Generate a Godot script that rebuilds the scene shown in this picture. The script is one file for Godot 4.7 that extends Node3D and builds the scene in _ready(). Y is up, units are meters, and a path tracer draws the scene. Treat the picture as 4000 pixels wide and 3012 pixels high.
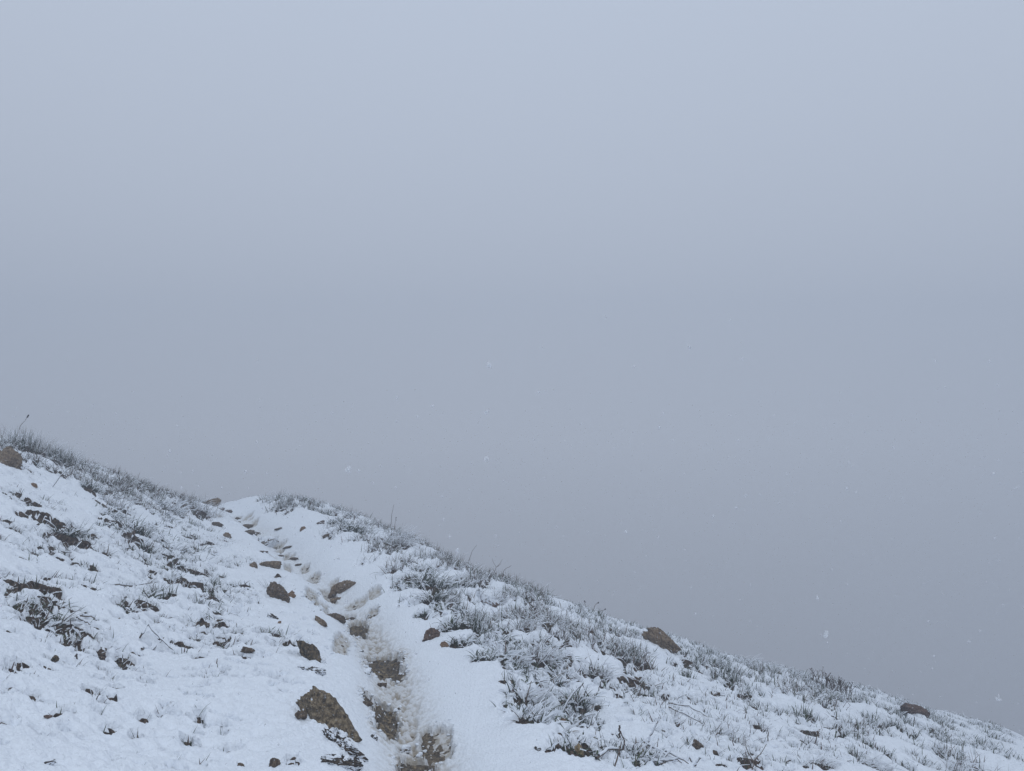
extends Node3D
# A thinly snowed mountain slope in falling snow: a trodden trail climbs to a crest on the left and the hill drops away on the right.
# Units are metres, the camera looks along -z; "depth" below is -z.

const PATH_LINE := [Vector2(-0.245, 1.2), Vector2(-0.315, 2.1), Vector2(-0.365, 2.984), Vector2(-0.506, 3.368), Vector2(-0.619, 3.844), Vector2(-0.743, 4.24), Vector2(-0.962, 4.812), Vector2(-1.246, 5.46), Vector2(-1.553, 5.976), Vector2(-2.033, 6.804), Vector2(-2.528, 7.724), Vector2(-2.898, 8.148), Vector2(-3.52, 9.244), Vector2(-3.89, 9.848), Vector2(-4.39, 10.648), Vector2(-5.09, 12.048)]
const HILL := [
	[-0.327, 2.750, 0.034218], [-0.533, 3.250, -0.056996], [-0.679, 3.950, -0.036025], [-0.963, 4.650, -0.015577], [-1.309, 5.400, -0.071756], [-1.965, 6.500, -0.153853],
	[-2.648, 7.600, -0.210151], [-3.381, 8.800, -0.283950], [-1.357, 2.100, 0.072417], [-1.796, 2.750, 0.100004], [-2.304, 3.500, 0.042735], [-3.049, 4.600, 0.003176],
	[-3.661, 5.500, 0.001744], [-1.241, 2.600, -0.211489], [-1.588, 3.300, -0.144205], [-2.134, 4.400, -0.008122], [-2.829, 5.800, 0.026468], [-3.376, 7.000, -0.051279],
	[-0.844, 2.750, 0.104656], [-1.114, 3.600, 0.118251], [-1.696, 4.900, -0.003268], [0.000, 2.950, -0.026389], [-0.026, 3.800, 0.032006], [-0.159, 4.600, -0.039487],
	[-0.367, 5.300, 0.005123], [-0.741, 6.100, 0.106566], [-1.463, 7.000, 0.163586], [-2.262, 8.100, 0.027358], [0.544, 3.200, 0.010839], [0.685, 4.000, -0.026215],
	[0.843, 4.900, -0.097079], [1.191, 3.500, 0.011479], [1.470, 4.300, -0.005646], [1.749, 5.100, 0.014992], [1.990, 3.900, 0.023341], [2.509, 4.900, -0.071884],
	[3.051, 4.600, 0.061891], [0.345, 5.000, 0.150990], [-4.432, 6.300, 0.002227], [-4.054, 6.600, 0.013668], [-3.784, 7.200, 0.133534], [-3.820, 8.400, 0.110791],
	[-3.861, 9.600, -0.013602], [-3.358, 9.600, 0.093072], [-2.518, 9.000, 0.181771], [-1.717, 8.200, 0.140660], [-1.030, 7.400, 0.002342], [-0.479, 6.900, -0.059361],
	[0.000, 6.500, -0.007286], [0.429, 6.200, 0.018409], [0.828, 6.000, -0.012953], [1.240, 6.000, -0.038148], [1.679, 6.100, 0.031649], [2.130, 6.200, 0.032592],
	[2.635, 6.400, -0.028282], [3.166, 6.600, 0.023305], [3.721, 6.800, -0.006516], [4.303, 7.000, -0.034262], [4.911, 7.200, 0.051649], [-5.538, 7.875, -0.001203],
	[-7.512, 10.710, 0.013648], [-5.066, 8.250, -0.015896], [-6.872, 11.220, 0.012198], [-4.727, 9.000, 0.000666], [-6.412, 12.240, -0.036285], [-4.771, 10.500, -0.074071],
	[-6.472, 14.280, -0.034499], [-4.823, 12.000, 0.008457], [-6.542, 16.320, -0.019879], [-4.194, 12.000, 0.049687], [-5.689, 16.320, 0.037546], [-3.145, 11.250, 0.059107],
	[-4.266, 15.300, 0.023434], [-2.145, 10.250, -0.001800], [-2.910, 13.940, -0.007681], [-1.287, 9.250, -0.072138], [-1.746, 12.580, -0.035137], [-0.599, 8.625, -0.060205],
	[-0.812, 11.730, -0.034757], [0.000, 8.125, 0.003122], [0.000, 11.050, 0.004933], [0.536, 7.750, 0.032603], [0.727, 10.540, 0.027822], [1.035, 7.500, -0.028727],
	[1.403, 10.200, -0.015719], [1.549, 7.500, -0.046556], [2.101, 10.200, -0.033278], [2.097, 7.625, 0.028379], [2.845, 10.370, 0.019751], [2.661, 7.750, 0.008790],
	[3.610, 10.540, 0.003656], [3.291, 8.000, -0.015608], [4.464, 10.880, -0.018991], [3.954, 8.250, 0.020219], [5.364, 11.220, 0.005779], [4.648, 8.500, -0.012727],
	[6.306, 11.560, -0.010648], [5.375, 8.750, -0.037030], [7.291, 11.900, -0.057318], [6.135, 9.000, 0.051596], [8.322, 12.240, 0.086259], [-7.000, 0.000, -0.003383],
	[-4.000, 0.000, 0.004608], [-2.000, 0.000, -0.022344], [0.000, 0.000, 0.003547], [2.000, 0.000, 0.001506], [5.000, 0.000, -0.014707], [8.000, 0.000, 0.008118],
	[0.000, -6.000, 0.001172], [-6.000, -6.000, -0.000824], [6.000, -6.000, 0.005929], [-14.000, 3.000, 0.005930], [-14.000, -8.000, -0.001575], [10.000, 3.000, -0.026911],
	[-12.000, 20.000, -0.003450], [0.000, 20.000, 0.005066], [12.000, 18.000, -0.019153], [20.000, 8.000, -0.003007], [-25.000, 20.000, 0.003786], [-28.000, 0.000, 0.000308],
	[30.000, 0.000, -0.001379], [0.000, 34.000, 0.000379], [25.000, 30.000, 0.001251], [-25.000, 34.000, -0.004379], [0.000, -28.000, -0.000321], [25.000, -28.000, 0.000028],
	[-25.000, -28.000, -0.001424],
]
const HILL_PLANE := [32.354253, -0.420481, -0.155592]
# x, depth, height of the centre over the snow, long axis, half length, half height, half depth, tone, snow cap, seed, name, label, group
const ROCKS := [
	[-0.732, 2.986, 0.006, Vector3(0.662, -0.71, 0.243), 0.158, 0.096, 0.086, "lichen", 0, 1, "boulder", "large lichen-speckled tan boulder half buried beside the muddy bootprints", ""],
	[-0.627, 2.788, 0.001, Vector3(0.786, -0.314, 0.533), 0.098, 0.036, 0.042, "earth", 0, 2, "earth_clod", "long dark earth clod wedged under the large lichen-speckled boulder", ""],
	[-0.598, 2.642, 0, Vector3(0.617, -0.369, -0.695), 0.095, 0.026, 0.037, "earth", 0, 3, "earth_clod", "dark snow-flecked earth clod at the foot of the long dark clod below the boulder", ""],
	[-1.019, 3.736, 0.005, Vector3(0.721, -0.649, 0.243), 0.093, 0.046, 0.045, "mossy", 0, 4, "rock", "dark mossy rock with tan flank, uphill of the torn-up muddy hollow", ""],
	[-0.947, 3.5, 0.002, Vector3(0.964, -0.259, -0.058), 0.069, 0.02, 0.032, "earth", 0, 5, "earth_clod", "thin dark twiggy clod just below the dark mossy rock", ""],
	[-1.545, 4.888, 0.014, Vector3(0.674, -0.698, 0.243), 0.112, 0.057, 0.054, "brown", 0, 6, "rock", "long brown rock slab tilted down toward the trail with straw draped on its top", ""],
	[-1.543, 5.144, 0.009, Vector3(0.955, 0.168, -0.243), 0.04, 0.034, 0.031, "orange", 0, 7, "rock", "small rounded orange-brown rock beside the long tilted brown slab", ""],
	[-1.324, 5.746, 0.023, Vector3(0.881, 0.404, -0.245), 0.106, 0.042, 0.056, "tan", 0, 8, "rock", "flat tan rock slab rising to a point on the trail's smooth snow", ""],
	[-1.34, 5.612, 0.014, Vector3(0.703, 0.044, -0.71), 0.056, 0.026, 0.025, "tan", 0, 9, "rock", "low tan rock just below the flat pointed slab on the trail", ""],
	[-1.163, 4.908, 0.008, Vector3(0.923, -0.3, -0.243), 0.065, 0.028, 0.031, "brown", 0, 10, "rock", "wedge-shaped brown rock in clean snow above the first muddy bootprints", ""],
	[-1.145, 4.434, 0.006, Vector3(0.709, -0.15, 0.689), 0.084, 0.029, 0.026, "tan", 0, 11, "rock", "tan-topped brown rock sloping down toward the greyish tread print", ""],
	[-0.488, 4.45, 0.009, Vector3(0.721, 0.649, -0.243), 0.063, 0.041, 0.037, "red", 0, 12, "rock", "reddish brown triangular rock at the grass edge of the downhill bank", ""],
	[-0.39, 4.272, 0.005, Vector3(0.892, 0.129, 0.434), 0.028, 0.021, 0.019, "orange", 0, 13, "rock", "small orange-brown stone just below the reddish triangular rock", ""],
	[-0.669, 3.868, 0.006, Vector3(0.97, 0, -0.243), 0.027, 0.016, 0.015, "brown", 0, 14, "rock", "small oval brown stone between the torn muddy hollow and the crisp sole print", ""],
	[-0.452, 3.166, 0.006, Vector3(0.701, -0.26, -0.664), 0.027, 0.017, 0.015, "brown", 1, 15, "rock", "small brown stone with a thick snow cap beside the shallow bootprint", ""],
	[-0.791, 2.504, 0.004, Vector3(0.879, 0.41, -0.243), 0.019, 0.019, 0.017, "brown", 0, 16, "rock", "small pyramid-shaped brown stone alone in deep snow below the boulder", ""],
	[-0.818, 2.902, 0.004, Vector3(0.984, -0.159, 0.076), 0.026, 0.02, 0.018, "brown", 0, 17, "rock", "lumpy dark stone at the snowy upper end of the boulder", ""],
	[-0.566, 3.074, 0.003, Vector3(0.97, 0, -0.243), 0.016, 0.013, 0.012, "earth", 0, 18, "rock", "dark pebble beside the crisp muddy sole print", ""],
	[-1.988, 6.044, 0.006, Vector3(0.965, -0.101, -0.243), 0.093, 0.038, 0.045, "tan", 0, 19, "rock", "wide ragged tan rock lying across the middle of the trail", ""],
	[-2.047, 5.854, 0.01, Vector3(0.912, 0.332, -0.243), 0.031, 0.039, 0.035, "tan", 0, 20, "rock", "upright tan stone next to the wide ragged tan rock", ""],
	[-2.5, 7.518, 0.029, Vector3(0.966, -0.085, -0.243), 0.103, 0.053, 0.05, "brown", 1, 21, "rock", "brown rock with snow-dusted shoulder in the middle of the upper trail", ""],
	[-2.764, 7.114, 0.011, Vector3(0.925, -0.299, -0.234), 0.043, 0.039, 0.035, "tan", 0, 22, "rock", "rounded tan stone at the uphill edge of the upper trail", ""],
	[-2.622, 6.728, 0.008, Vector3(0.743, -0.624, 0.243), 0.043, 0.031, 0.028, "red", 0, 23, "rock", "dark reddish stone just below the rounded tan stone", ""],
	[-2.791, 7.972, 0.014, Vector3(0.966, -0.085, -0.243), 0.077, 0.025, 0.038, "brown", 0, 24, "rock", "flat brown stone lying in the upper trail", "stones along the snowy trail"],
	[-2.719, 7.59, 0.005, Vector3(0.969, -0.051, -0.243), 0.063, 0.024, 0.03, "brown", 0, 25, "rock", "flat brown stone lying in the upper trail", "stones along the snowy trail"],
	[-3.011, 7.504, 0.008, Vector3(0.955, -0.168, -0.243), 0.059, 0.029, 0.029, "brown", 0, 26, "rock", "dark humped stone at the uphill rim of the upper trail", ""],
	[-3.545, 8.638, 0.032, Vector3(0.857, 0.455, -0.243), 0.106, 0.057, 0.052, "tan", 0, 27, "boulder", "big tan boulder on the crest where the trail disappears", ""],
	[-3.391, 9.058, 0.009, Vector3(0.943, 0.032, 0.33), 0.042, 0.021, 0.019, "brown", 0, 28, "rock", "flat brown stone lying in the upper trail", "stones along the snowy trail"],
	[-2.173, 7.626, 0.007, Vector3(0.686, 0.686, -0.243), 0.038, 0.03, 0.027, "orange", 0, 29, "rock", "orange stone set in the snowy downhill bank of the upper trail", ""],
	[-1.982, 7.594, 0.004, Vector3(0.909, 0.18, 0.375), 0.048, 0.021, 0.02, "red", 0, 30, "rock", "small reddish stone below the dark crest tussock", ""],
	[-1.777, 7.006, 0.006, Vector3(0.813, 0.479, -0.33), 0.03, 0.025, 0.022, "brown", 0, 31, "rock", "small brown stone in the smooth downhill bank of the upper trail", ""],
	[-2.04, 6.88, 0.006, Vector3(0.854, 0.088, 0.513), 0.055, 0.016, 0.019, "brown", 0, 32, "rock", "flat brown stone lying in the upper trail", "stones along the snowy trail"],
	[-2.906, 8.032, 0.014, Vector3(0.968, 0.068, -0.243), 0.081, 0.025, 0.039, "brown", 0, 33, "rock", "flat brown stone lying in the upper trail", "stones along the snowy trail"],
	[-1.41, 4.344, 0.004, Vector3(0.979, -0.205, 0), 0.036, 0.017, 0.018, "earth", 0, 34, "earth_clod", "dark ragged clod in snow below the long tilted brown slab", ""],
	[-1.333, 4.25, 0.002, Vector3(0.84, 0.485, -0.243), 0.012, 0.012, 0.01, "orange", 0, 35, "rock", "tiny orange pebble below the dark ragged clod", ""],
	[-1.126, 5.23, 0.006, Vector3(0.848, 0.127, -0.515), 0.027, 0.014, 0.014, "brown", 0, 36, "rock", "small dark stone between wedge-shaped rock and grey slush patch", ""],
	[-3.961, 5.68, 0.027, Vector3(0.831, -0.338, 0.441), 0.136, 0.103, 0.092, "tan", 0, 37, "boulder", "tan boulder under the grass at the hill's highest edge", ""],
	[-3.626, 5.542, 0.005, Vector3(0.955, -0.168, -0.243), 0.028, 0.02, 0.018, "orange", 0, 38, "rock", "small tan stone downhill of the tan boulder under the grass", ""],
	[-1.714, 3.87, 0.005, Vector3(0.808, -0.276, -0.521), 0.035, 0.019, 0.018, "grey", 0, 39, "rock", "blocky grey-brown stone on the open snow of the uphill slope", ""],
	[-1.607, 3.88, 0.004, Vector3(0.761, -0.236, -0.605), 0.026, 0.016, 0.015, "brown", 0, 40, "rock", "rough brown stone beside the blocky grey-brown stone", ""],
	[-1.779, 2.898, 0.004, Vector3(0.896, -0.42, -0.148), 0.014, 0.018, 0.016, "mossy", 0, 41, "rock", "mossy olive stone with a straight dry stalk standing next to it", ""],
	[-1.169, 2.242, 0.003, Vector3(0.912, 0.332, -0.243), 0.018, 0.015, 0.013, "lichen", 0, 42, "rock", "pale speckled dark stone alone in the snow of the uphill slope", ""],
	[-0.896, 2.48, 0.002, Vector3(0.942, -0.113, 0.318), 0.013, 0.009, 0.009, "brown", 0, 43, "rock", "small tan-brown stone uphill of the pyramid-shaped stone", ""],
	[-1.094, 2.606, 0.003, Vector3(0.937, 0.251, -0.243), 0.017, 0.013, 0.012, "red", 0, 44, "rock", "reddish stone in a small melted hole of the uphill slope", ""],
	[-1.483, 2.394, 0, Vector3(0.606, -0.358, -0.71), 0.014, 0.007, 0.007, "red", 0, 45, "rock", "flat dark red stone in the snow of the uphill slope", ""],
	[-1.279, 3.576, 0.003, Vector3(0.964, -0.151, 0.218), 0.037, 0.014, 0.017, "brown", 0, 46, "rock", "flat mossy-brown stone uphill of the dark mossy rock", ""],
	[-1.28, 2.08, 0.002, Vector3(0.955, 0.168, -0.243), 0.019, 0.011, 0.01, "earth", 0, 47, "earth_clod", "dark earth clod melting out at the foot of the uphill slope", ""],
	[1.087, 5.292, 0.021, Vector3(0.823, -0.514, 0.243), 0.139, 0.066, 0.066, "tan", 0, 48, "boulder", "pale tan boulder standing at the downhill skyline", ""],
	[0.697, 5.306, 0.005, Vector3(0.931, -0.354, -0.089), 0.022, 0.018, 0.017, "grey", 0, 49, "rock", "small grey stone just below the grassy downhill skyline", ""],
	[0.235, 4.758, 0.01, Vector3(0.888, -0.214, 0.408), 0.044, 0.04, 0.036, "mossy", 0, 50, "rock", "rounded mossy stone under a fringe of bent grass", ""],
	[0.861, 3.502, 0.006, Vector3(0.743, -0.624, 0.243), 0.03, 0.027, 0.024, "brown", 0, 51, "rock", "brown rock with snow speckles standing in open snow on the downhill slope", ""],
	[0.27, 2.988, 0.005, Vector3(0.795, 0.556, -0.243), 0.019, 0.027, 0.025, "yellow", 0, 52, "rock", "yellowish stone under snow beside the thick broken stems", ""],
	[0.102, 2.94, 0.003, Vector3(0.999, 0.036, 0), 0.015, 0.012, 0.011, "earth", 0, 53, "rock", "small dark stone at the edge of the smooth snow bank", ""],
	[0.226, 3.408, 0.003, Vector3(0.966, 0.085, -0.243), 0.02, 0.012, 0.011, "orange", 0, 54, "rock", "tan stone half hidden among laid-over grass", ""],
	[2.891, 5.368, 0.012, Vector3(0.907, -0.269, -0.324), 0.148, 0.039, 0.055, "red", 0, 55, "rock", "low dark red rock in grass at the farthest downhill skyline", ""],
	[-0.182, 5.26, 0.011, Vector3(0.692, -0.113, 0.713), 0.157, 0.045, 0.056, "red", 1, 56, "boulder", "long reddish rock under snow and grass on the downhill bank", ""],
	[-3.139, 8.404, 0.009, Vector3(0.97, 0, -0.243), 0.036, 0.016, 0.018, "brown", 0, 57, "rock", "flat brown stone lying in the upper trail", "stones along the snowy trail"],
	[-2.257, 6.622, 0.001, Vector3(0.97, 0, -0.243), 0.031, 0.01, 0.015, "brown", 0, 58, "rock", "flat brown stone lying in the upper trail", "stones along the snowy trail"],
	[-2.268, 6.778, 0.001, Vector3(0.97, 0, -0.243), 0.024, 0.011, 0.012, "brown", 0, 59, "rock", "flat brown stone lying in the upper trail", "stones along the snowy trail"],
	[-2.254, 7.376, 0.005, Vector3(0.74, 0.184, 0.647), 0.074, 0.014, 0.021, "brown", 0, 60, "rock", "flat brown stone lying in the upper trail", "stones along the snowy trail"],
	[-2.237, 7.108, 0.009, Vector3(0.965, 0.101, -0.243), 0.051, 0.017, 0.025, "brown", 0, 61, "rock", "flat brown stone lying in the upper trail", "stones along the snowy trail"],
	[-1.945, 6.728, 0.005, Vector3(0.919, 0.175, 0.354), 0.045, 0.01, 0.017, "brown", 0, 62, "rock", "flat brown stone lying in the upper trail", "stones along the snowy trail"],
	[-2.524, 7.912, 0.004, Vector3(0.865, 0.174, 0.47), 0.068, 0.015, 0.025, "brown", 0, 63, "rock", "flat brown stone lying in the upper trail", "stones along the snowy trail"],
	[-3.546, 9.186, 0.01, Vector3(0.97, 0, -0.243), 0.04, 0.018, 0.019, "red", 0, 64, "rock", "flat brown stone lying in the upper trail", "stones along the snowy trail"],
	[-3.426, 8.618, 0.011, Vector3(0.955, 0.168, -0.243), 0.04, 0.02, 0.02, "red", 0, 65, "rock", "flat brown stone lying in the upper trail", "stones along the snowy trail"],
	[-0.893, 4.42, 0.003, Vector3(0.97, 0, -0.243), 0.014, 0.01, 0.009, "earth", 0, 66, "rock", "dark pebble in slush beside the greyish tread print", ""],
	[-0.814, 4.348, 0.004, Vector3(0.879, 0.41, -0.243), 0.022, 0.01, 0.01, "brown", 0, 67, "rock", "small elongated brown stone above the torn muddy hollow", ""],
	[-0.755, 3.9, 0.006, Vector3(0.97, 0, -0.243), 0.025, 0.021, 0.019, "grey", 1, 68, "rock", "snow-capped grey stone at the uphill rim of the torn muddy hollow", ""],
	[-0.667, 3.432, 0.002, Vector3(0.969, -0.051, -0.243), 0.029, 0.011, 0.014, "brown", 0, 69, "rock", "flat brown stone just above the crisp sole print", ""],
]
# bare earth faces: x, depth, half width, face height
const SCARPS := [
	[-3.063, 4.776, 0.143, 0.113], [-2.737, 4.54, 0.161, 0.076], [-2.348, 3.48, 0.066, 0.041], [-2.244, 3.532, 0.094, 0.056], [-3.344, 5.048, 0.108, 0.079], [-2.995, 5.472, 0.091, 0.059], [-3.572, 6.192, 0.068, 0.056],
	[-3.277, 5.92, 0.112, 0.07], [-2.718, 5.248, 0.079, 0.091], [-2.285, 5.208, 0.139, 0.052], [-2.062, 4.676, 0.096, 0.081], [-1.95, 3.184, 0.038, 0.044], [-1.918, 3.256, 0.042, 0.034], [-1.687, 3.32, 0.036, 0.026],
	[-1.484, 2.736, 0.031, 0.033], [-1.502, 2.844, 0.02, 0.049], [-1.447, 2.736, 0.014, 0.028], [-1.561, 3.532, 0.047, 0.033], [-1.995, 2.932, 0.028, 0.018], [-1.691, 2.524, 0.024, 0.019], [-2.196, 3.456, 0.03, 0.024],
	[-2.076, 3.2, 0.025, 0.017], [-1.958, 3.944, 0.082, 0.027], [-1.977, 4.276, 0.037, 0.052], [-1.171, 2.808, 0.019, 0.011], [-1.271, 3.552, 0.037, 0.033], [-1.456, 3.796, 0.056, 0.026], [-1.292, 3.472, 0.033, 0.03],
	[-1.454, 3.464, 0.03, 0.011], [-1.222, 3.444, 0.021, 0.009], [-1.436, 2.12, 0.009, 0.011], [-1.541, 3.12, 0.013, 0.021], [-1.773, 3.776, 0.052, 0.039], [-1.798, 3.912, 0.014, 0.041], [-1.398, 3.616, 0.022, 0.025],
	[-1.779, 2.716, 0.033, 0.019], [-1.924, 3.46, 0.024, 0.018], [-2.473, 6.404, 0.045, 0.033], [-2.66, 6.46, 0.039, 0.045], [-1.878, 5.172, 0.085, 0.045], [-1.99, 5.136, 0.04, 0.053], [-2.194, 6.188, 0.043, 0.026],
	[-1.611, 4.128, 0.043, 0.021], [-1.575, 3.984, 0.034, 0.028], [-1.857, 3.096, 0.021, 0.011], [-2.703, 4.208, 0.022, 0.022], [-2.567, 4.176, 0.04, 0.029], [-2.657, 4.544, 0.032, 0.032], [-3.014, 4.384, 0.046, 0.061],
	[-3.168, 4.736, 0.041, 0.033], [-2.524, 4.572, 0.044, 0.024], [-2.403, 4.612, 0.032, 0.024], [-2.795, 4.876, 0.042, 0.034], [-2.601, 5.396, 0.047, 0.038], [-2.31, 3.86, 0.033, 0.027], [-2.189, 4.556, 0.04, 0.032],
	[0.885, 4.244, 0.031, 0.042], [1.223, 4.452, 0.045, 0.084], [1.076, 3.396, 0.06, 0.047], [1.289, 3.504, 0.02, 0.03], [0.698, 4.324, 0.074, 0.027], [1.629, 4.14, 0.032, 0.035], [1.682, 4.14, 0.028, 0.033],
	[1.143, 3.504, 0.015, 0.024], [1, 4.26, 0.022, 0.022], [0.946, 3.492, 0.018, 0.03], [-0.184, 3.968, 0.048, 0.034], [-0.311, 4.304, 0.059, 0.031], [-0.042, 4.056, 0.042, 0.042], [0.153, 4.228, 0.036, 0.044],
	[-0.561, 5.312, 0.083, 0.074], [-0.486, 5.012, 0.035, 0.035], [0.048, 3.508, 0.048, 0.03], [0.227, 3.676, 0.025, 0.044], [0.06, 3.204, 0.038, 0.027], [0.156, 3.252, 0.022, 0.028], [0.333, 3.668, 0.031, 0.075],
	[-0.286, 4.6, 0.032, 0.032], [0.073, 4.724, 0.041, 0.041], [0.483, 4.26, 0.044, 0.044], [0.745, 4.712, 0.032, 0.024], [1.416, 4.604, 0.028, 0.047], [1.518, 3.7, 0.031, 0.019], [0.29, 3.092, 0.026, 0.021],
	[0.476, 3.484, 0.024, 0.024], [0.553, 3.184, 0.033, 0.033], [0.731, 4.1, 0.028, 0.028],
]
# x, depth, width, height, style, label
const TUSSOCKS := [
	[-2.8, 4.647, 0.184, 0.12, "dark", "dark green fan-shaped tuft over bare earth on the uphill slope"],
	[-2.836, 5.526, 0.181, 0.143, "dark", "dark green tuft hanging over a bare earth step, downhill of the fan-shaped tuft"],
	[-3.618, 6.309, 0.164, 0.088, "dark", "dark drooping tuft just under the straw skyline of the uphill slope"],
	[-3.387, 6.242, 0.248, 0.108, "straw", "straw-brown drooping tuft over a dark hollow on the uphill slope"],
	[-3.068, 5.669, 0.176, 0.078, "laid", "flattened grass mat over a dark earth hollow on the uphill slope"],
	[-4.136, 6.664, 0.346, 0.143, "tall", "tall bushy green tuft at the uphill skyline beside the tan boulder"],
	[-4.401, 6.545, 0.429, 0.158, "tall", "tall snowy tuft on the hill's highest corner above the tan boulder"],
	[-2.576, 5.192, 0.108, 0.081, "dark", "small upright tuft between bare steps on the uphill slope"],
	[-3.346, 7.106, 0.221, 0.135, "laid", "flattened snowy tuft near the uphill skyline above the trail"],
	[-3.302, 7.837, 0.404, 0.121, "straw", "pale straw tuft bending over the uphill rim of the trail near the crest boulder"],
	[-2.013, 4.262, 0.168, 0.061, "green", "row of short green upright blades in open snow of the uphill slope"],
	[-2.013, 3.289, 0.085, 0.062, "broad", "few broad dark leaves spreading from a bare hollow on the uphill slope"],
	[-1.72, 5.282, 0.1, 0.069, "straw", "straw wisp draped over the top of the long tilted brown slab"],
	[-1.971, 4.89, 0.101, 0.059, "green", "small grass wisp above the blocky grey-brown stone"],
	[-2.537, 5.649, 0.137, 0.068, "laid", "flattened tuft uphill of the upper trail stones"],
	[-0.587, 5.445, 0.242, 0.186, "dark", "large dark tussock with snow-laden leaves on the downhill bank above the reddish rock"],
	[-0.4, 5.547, 0.171, 0.114, "dark", "green-brown tussock beside the large dark tussock on the downhill bank"],
	[-0.538, 5.061, 0.165, 0.095, "dark", "dark tussock at the edge of smooth snow below the large dark tussock"],
	[-0.6, 4.847, 0.092, 0.043, "dark", "tiny dark tuft standing out in the smooth snow of the downhill bank"],
	[-0.373, 4.578, 0.125, 0.094, "dark", "black-green tuft crowning the reddish triangular rock"],
	[-0.236, 4.607, 0.157, 0.118, "green", "bright green upright tuft in the middle of the downhill bank"],
	[-0.303, 4.332, 0.133, 0.067, "dark", "dark spiky tuft just downhill of the small orange-brown stone"],
	[-0.153, 4.001, 0.123, 0.082, "dark", "dark rounded tuft with one tall blade at the smooth bank's edge"],
	[-0.014, 4.127, 0.182, 0.091, "laid", "snow-bent tussock next to the dark rounded tuft with one tall blade"],
	[0.159, 4.26, 0.159, 0.109, "straw", "brown-stemmed tussock beyond the snow-bent tussock"],
	[0.245, 4.829, 0.124, 0.083, "straw", "fringe of bent grass hanging over the rounded mossy stone"],
	[0.073, 4.77, 0.155, 0.106, "straw", "brown tangled tuft uphill of the rounded mossy stone"],
	[0.33, 3.734, 0.101, 0.139, "dark", "tall dark clump with drooping leaves low on the downhill bank"],
	[0.073, 3.59, 0.205, 0.079, "laid", "wide snow-bent tussock uphill of the tall dark clump"],
	[0.088, 3.254, 0.153, 0.071, "laid", "snow-bent tussock with dark hollow beneath, below the wide one"],
	[0.248, 4.053, 0.124, 0.083, "laid", "snow-bent tuft above the tall dark clump"],
	[0.49, 4.298, 0.139, 0.073, "straw", "brown tuft over a dark hollow beyond the tall dark clump"],
	[0.696, 4.361, 0.163, 0.047, "litter", "flat reddish mat of dead leaves on the downhill slope"],
	[0.574, 3.229, 0.162, 0.07, "laid", "pressed-down tuft at the base of the long parallel stalks"],
	[0.707, 4.735, 0.209, 0.08, "green", "green tuft downhill of the pale tan boulder"],
	[1.122, 4.765, 0.098, 0.073, "green", "small spiky tuft in open snow below the pale tan boulder"],
	[1.448, 5.036, 0.239, 0.106, "green", "wide green tuft above a bare earth face on the downhill slope"],
	[1.704, 5.091, 0.156, 0.069, "green", "thin tuft in open snow between wide green tuft and brown shrub"],
	[1.715, 4.42, 0.105, 0.06, "green", "short upright tuft above the twin bare patches on the downhill slope"],
	[1.059, 3.755, 0.089, 0.057, "straw", "straw tuft uphill of the brown rock with snow speckles"],
	[1.602, 4.126, 0.153, 0.049, "litter", "dead leaf mat at the twin bare patches on the downhill slope"],
	[1.731, 3.793, 0.071, 0.054, "green", "lone star-shaped tuft in open snow on the downhill slope"],
	[1.789, 3.753, 0.164, 0.057, "arch", "arching straw tuft downhill of the lone star-shaped tuft"],
	[1.444, 3.535, 0.131, 0.059, "arch", "arching straw tuft uphill of the lone star-shaped tuft"],
	[2.419, 4.116, 0.132, 0.09, "straw", "brown straw tuft at the far edge of the downhill slope"],
	[-1.558, 7.209, 0.31, 0.161, "dark", "big dark bushy tussock on the crest of the downhill bank"],
	[-1.829, 7.672, 0.186, 0.112, "dark", "dark tuft uphill of the big bushy crest tussock"],
	[-2.891, 9.075, 0.142, 0.088, "straw", "small brown knob of grass on the crest line above the trail"],
	[-1.09, 6.959, 0.263, 0.132, "straw", "reddish straw tuft around the tall thin seed stalk"],
	[-0.128, 5.323, 0.182, 0.082, "straw", "straw tuft hanging over the long reddish rock"],
	[1.848, 5.724, 0.214, 0.068, "arch", "tuft of drooping straw on the downhill skyline between boulder and brown shrub"],
	[0.582, 3.443, 0.105, 0.041, "laid", "small snow-pressed tuft above the long parallel stalks"],
]
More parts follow.
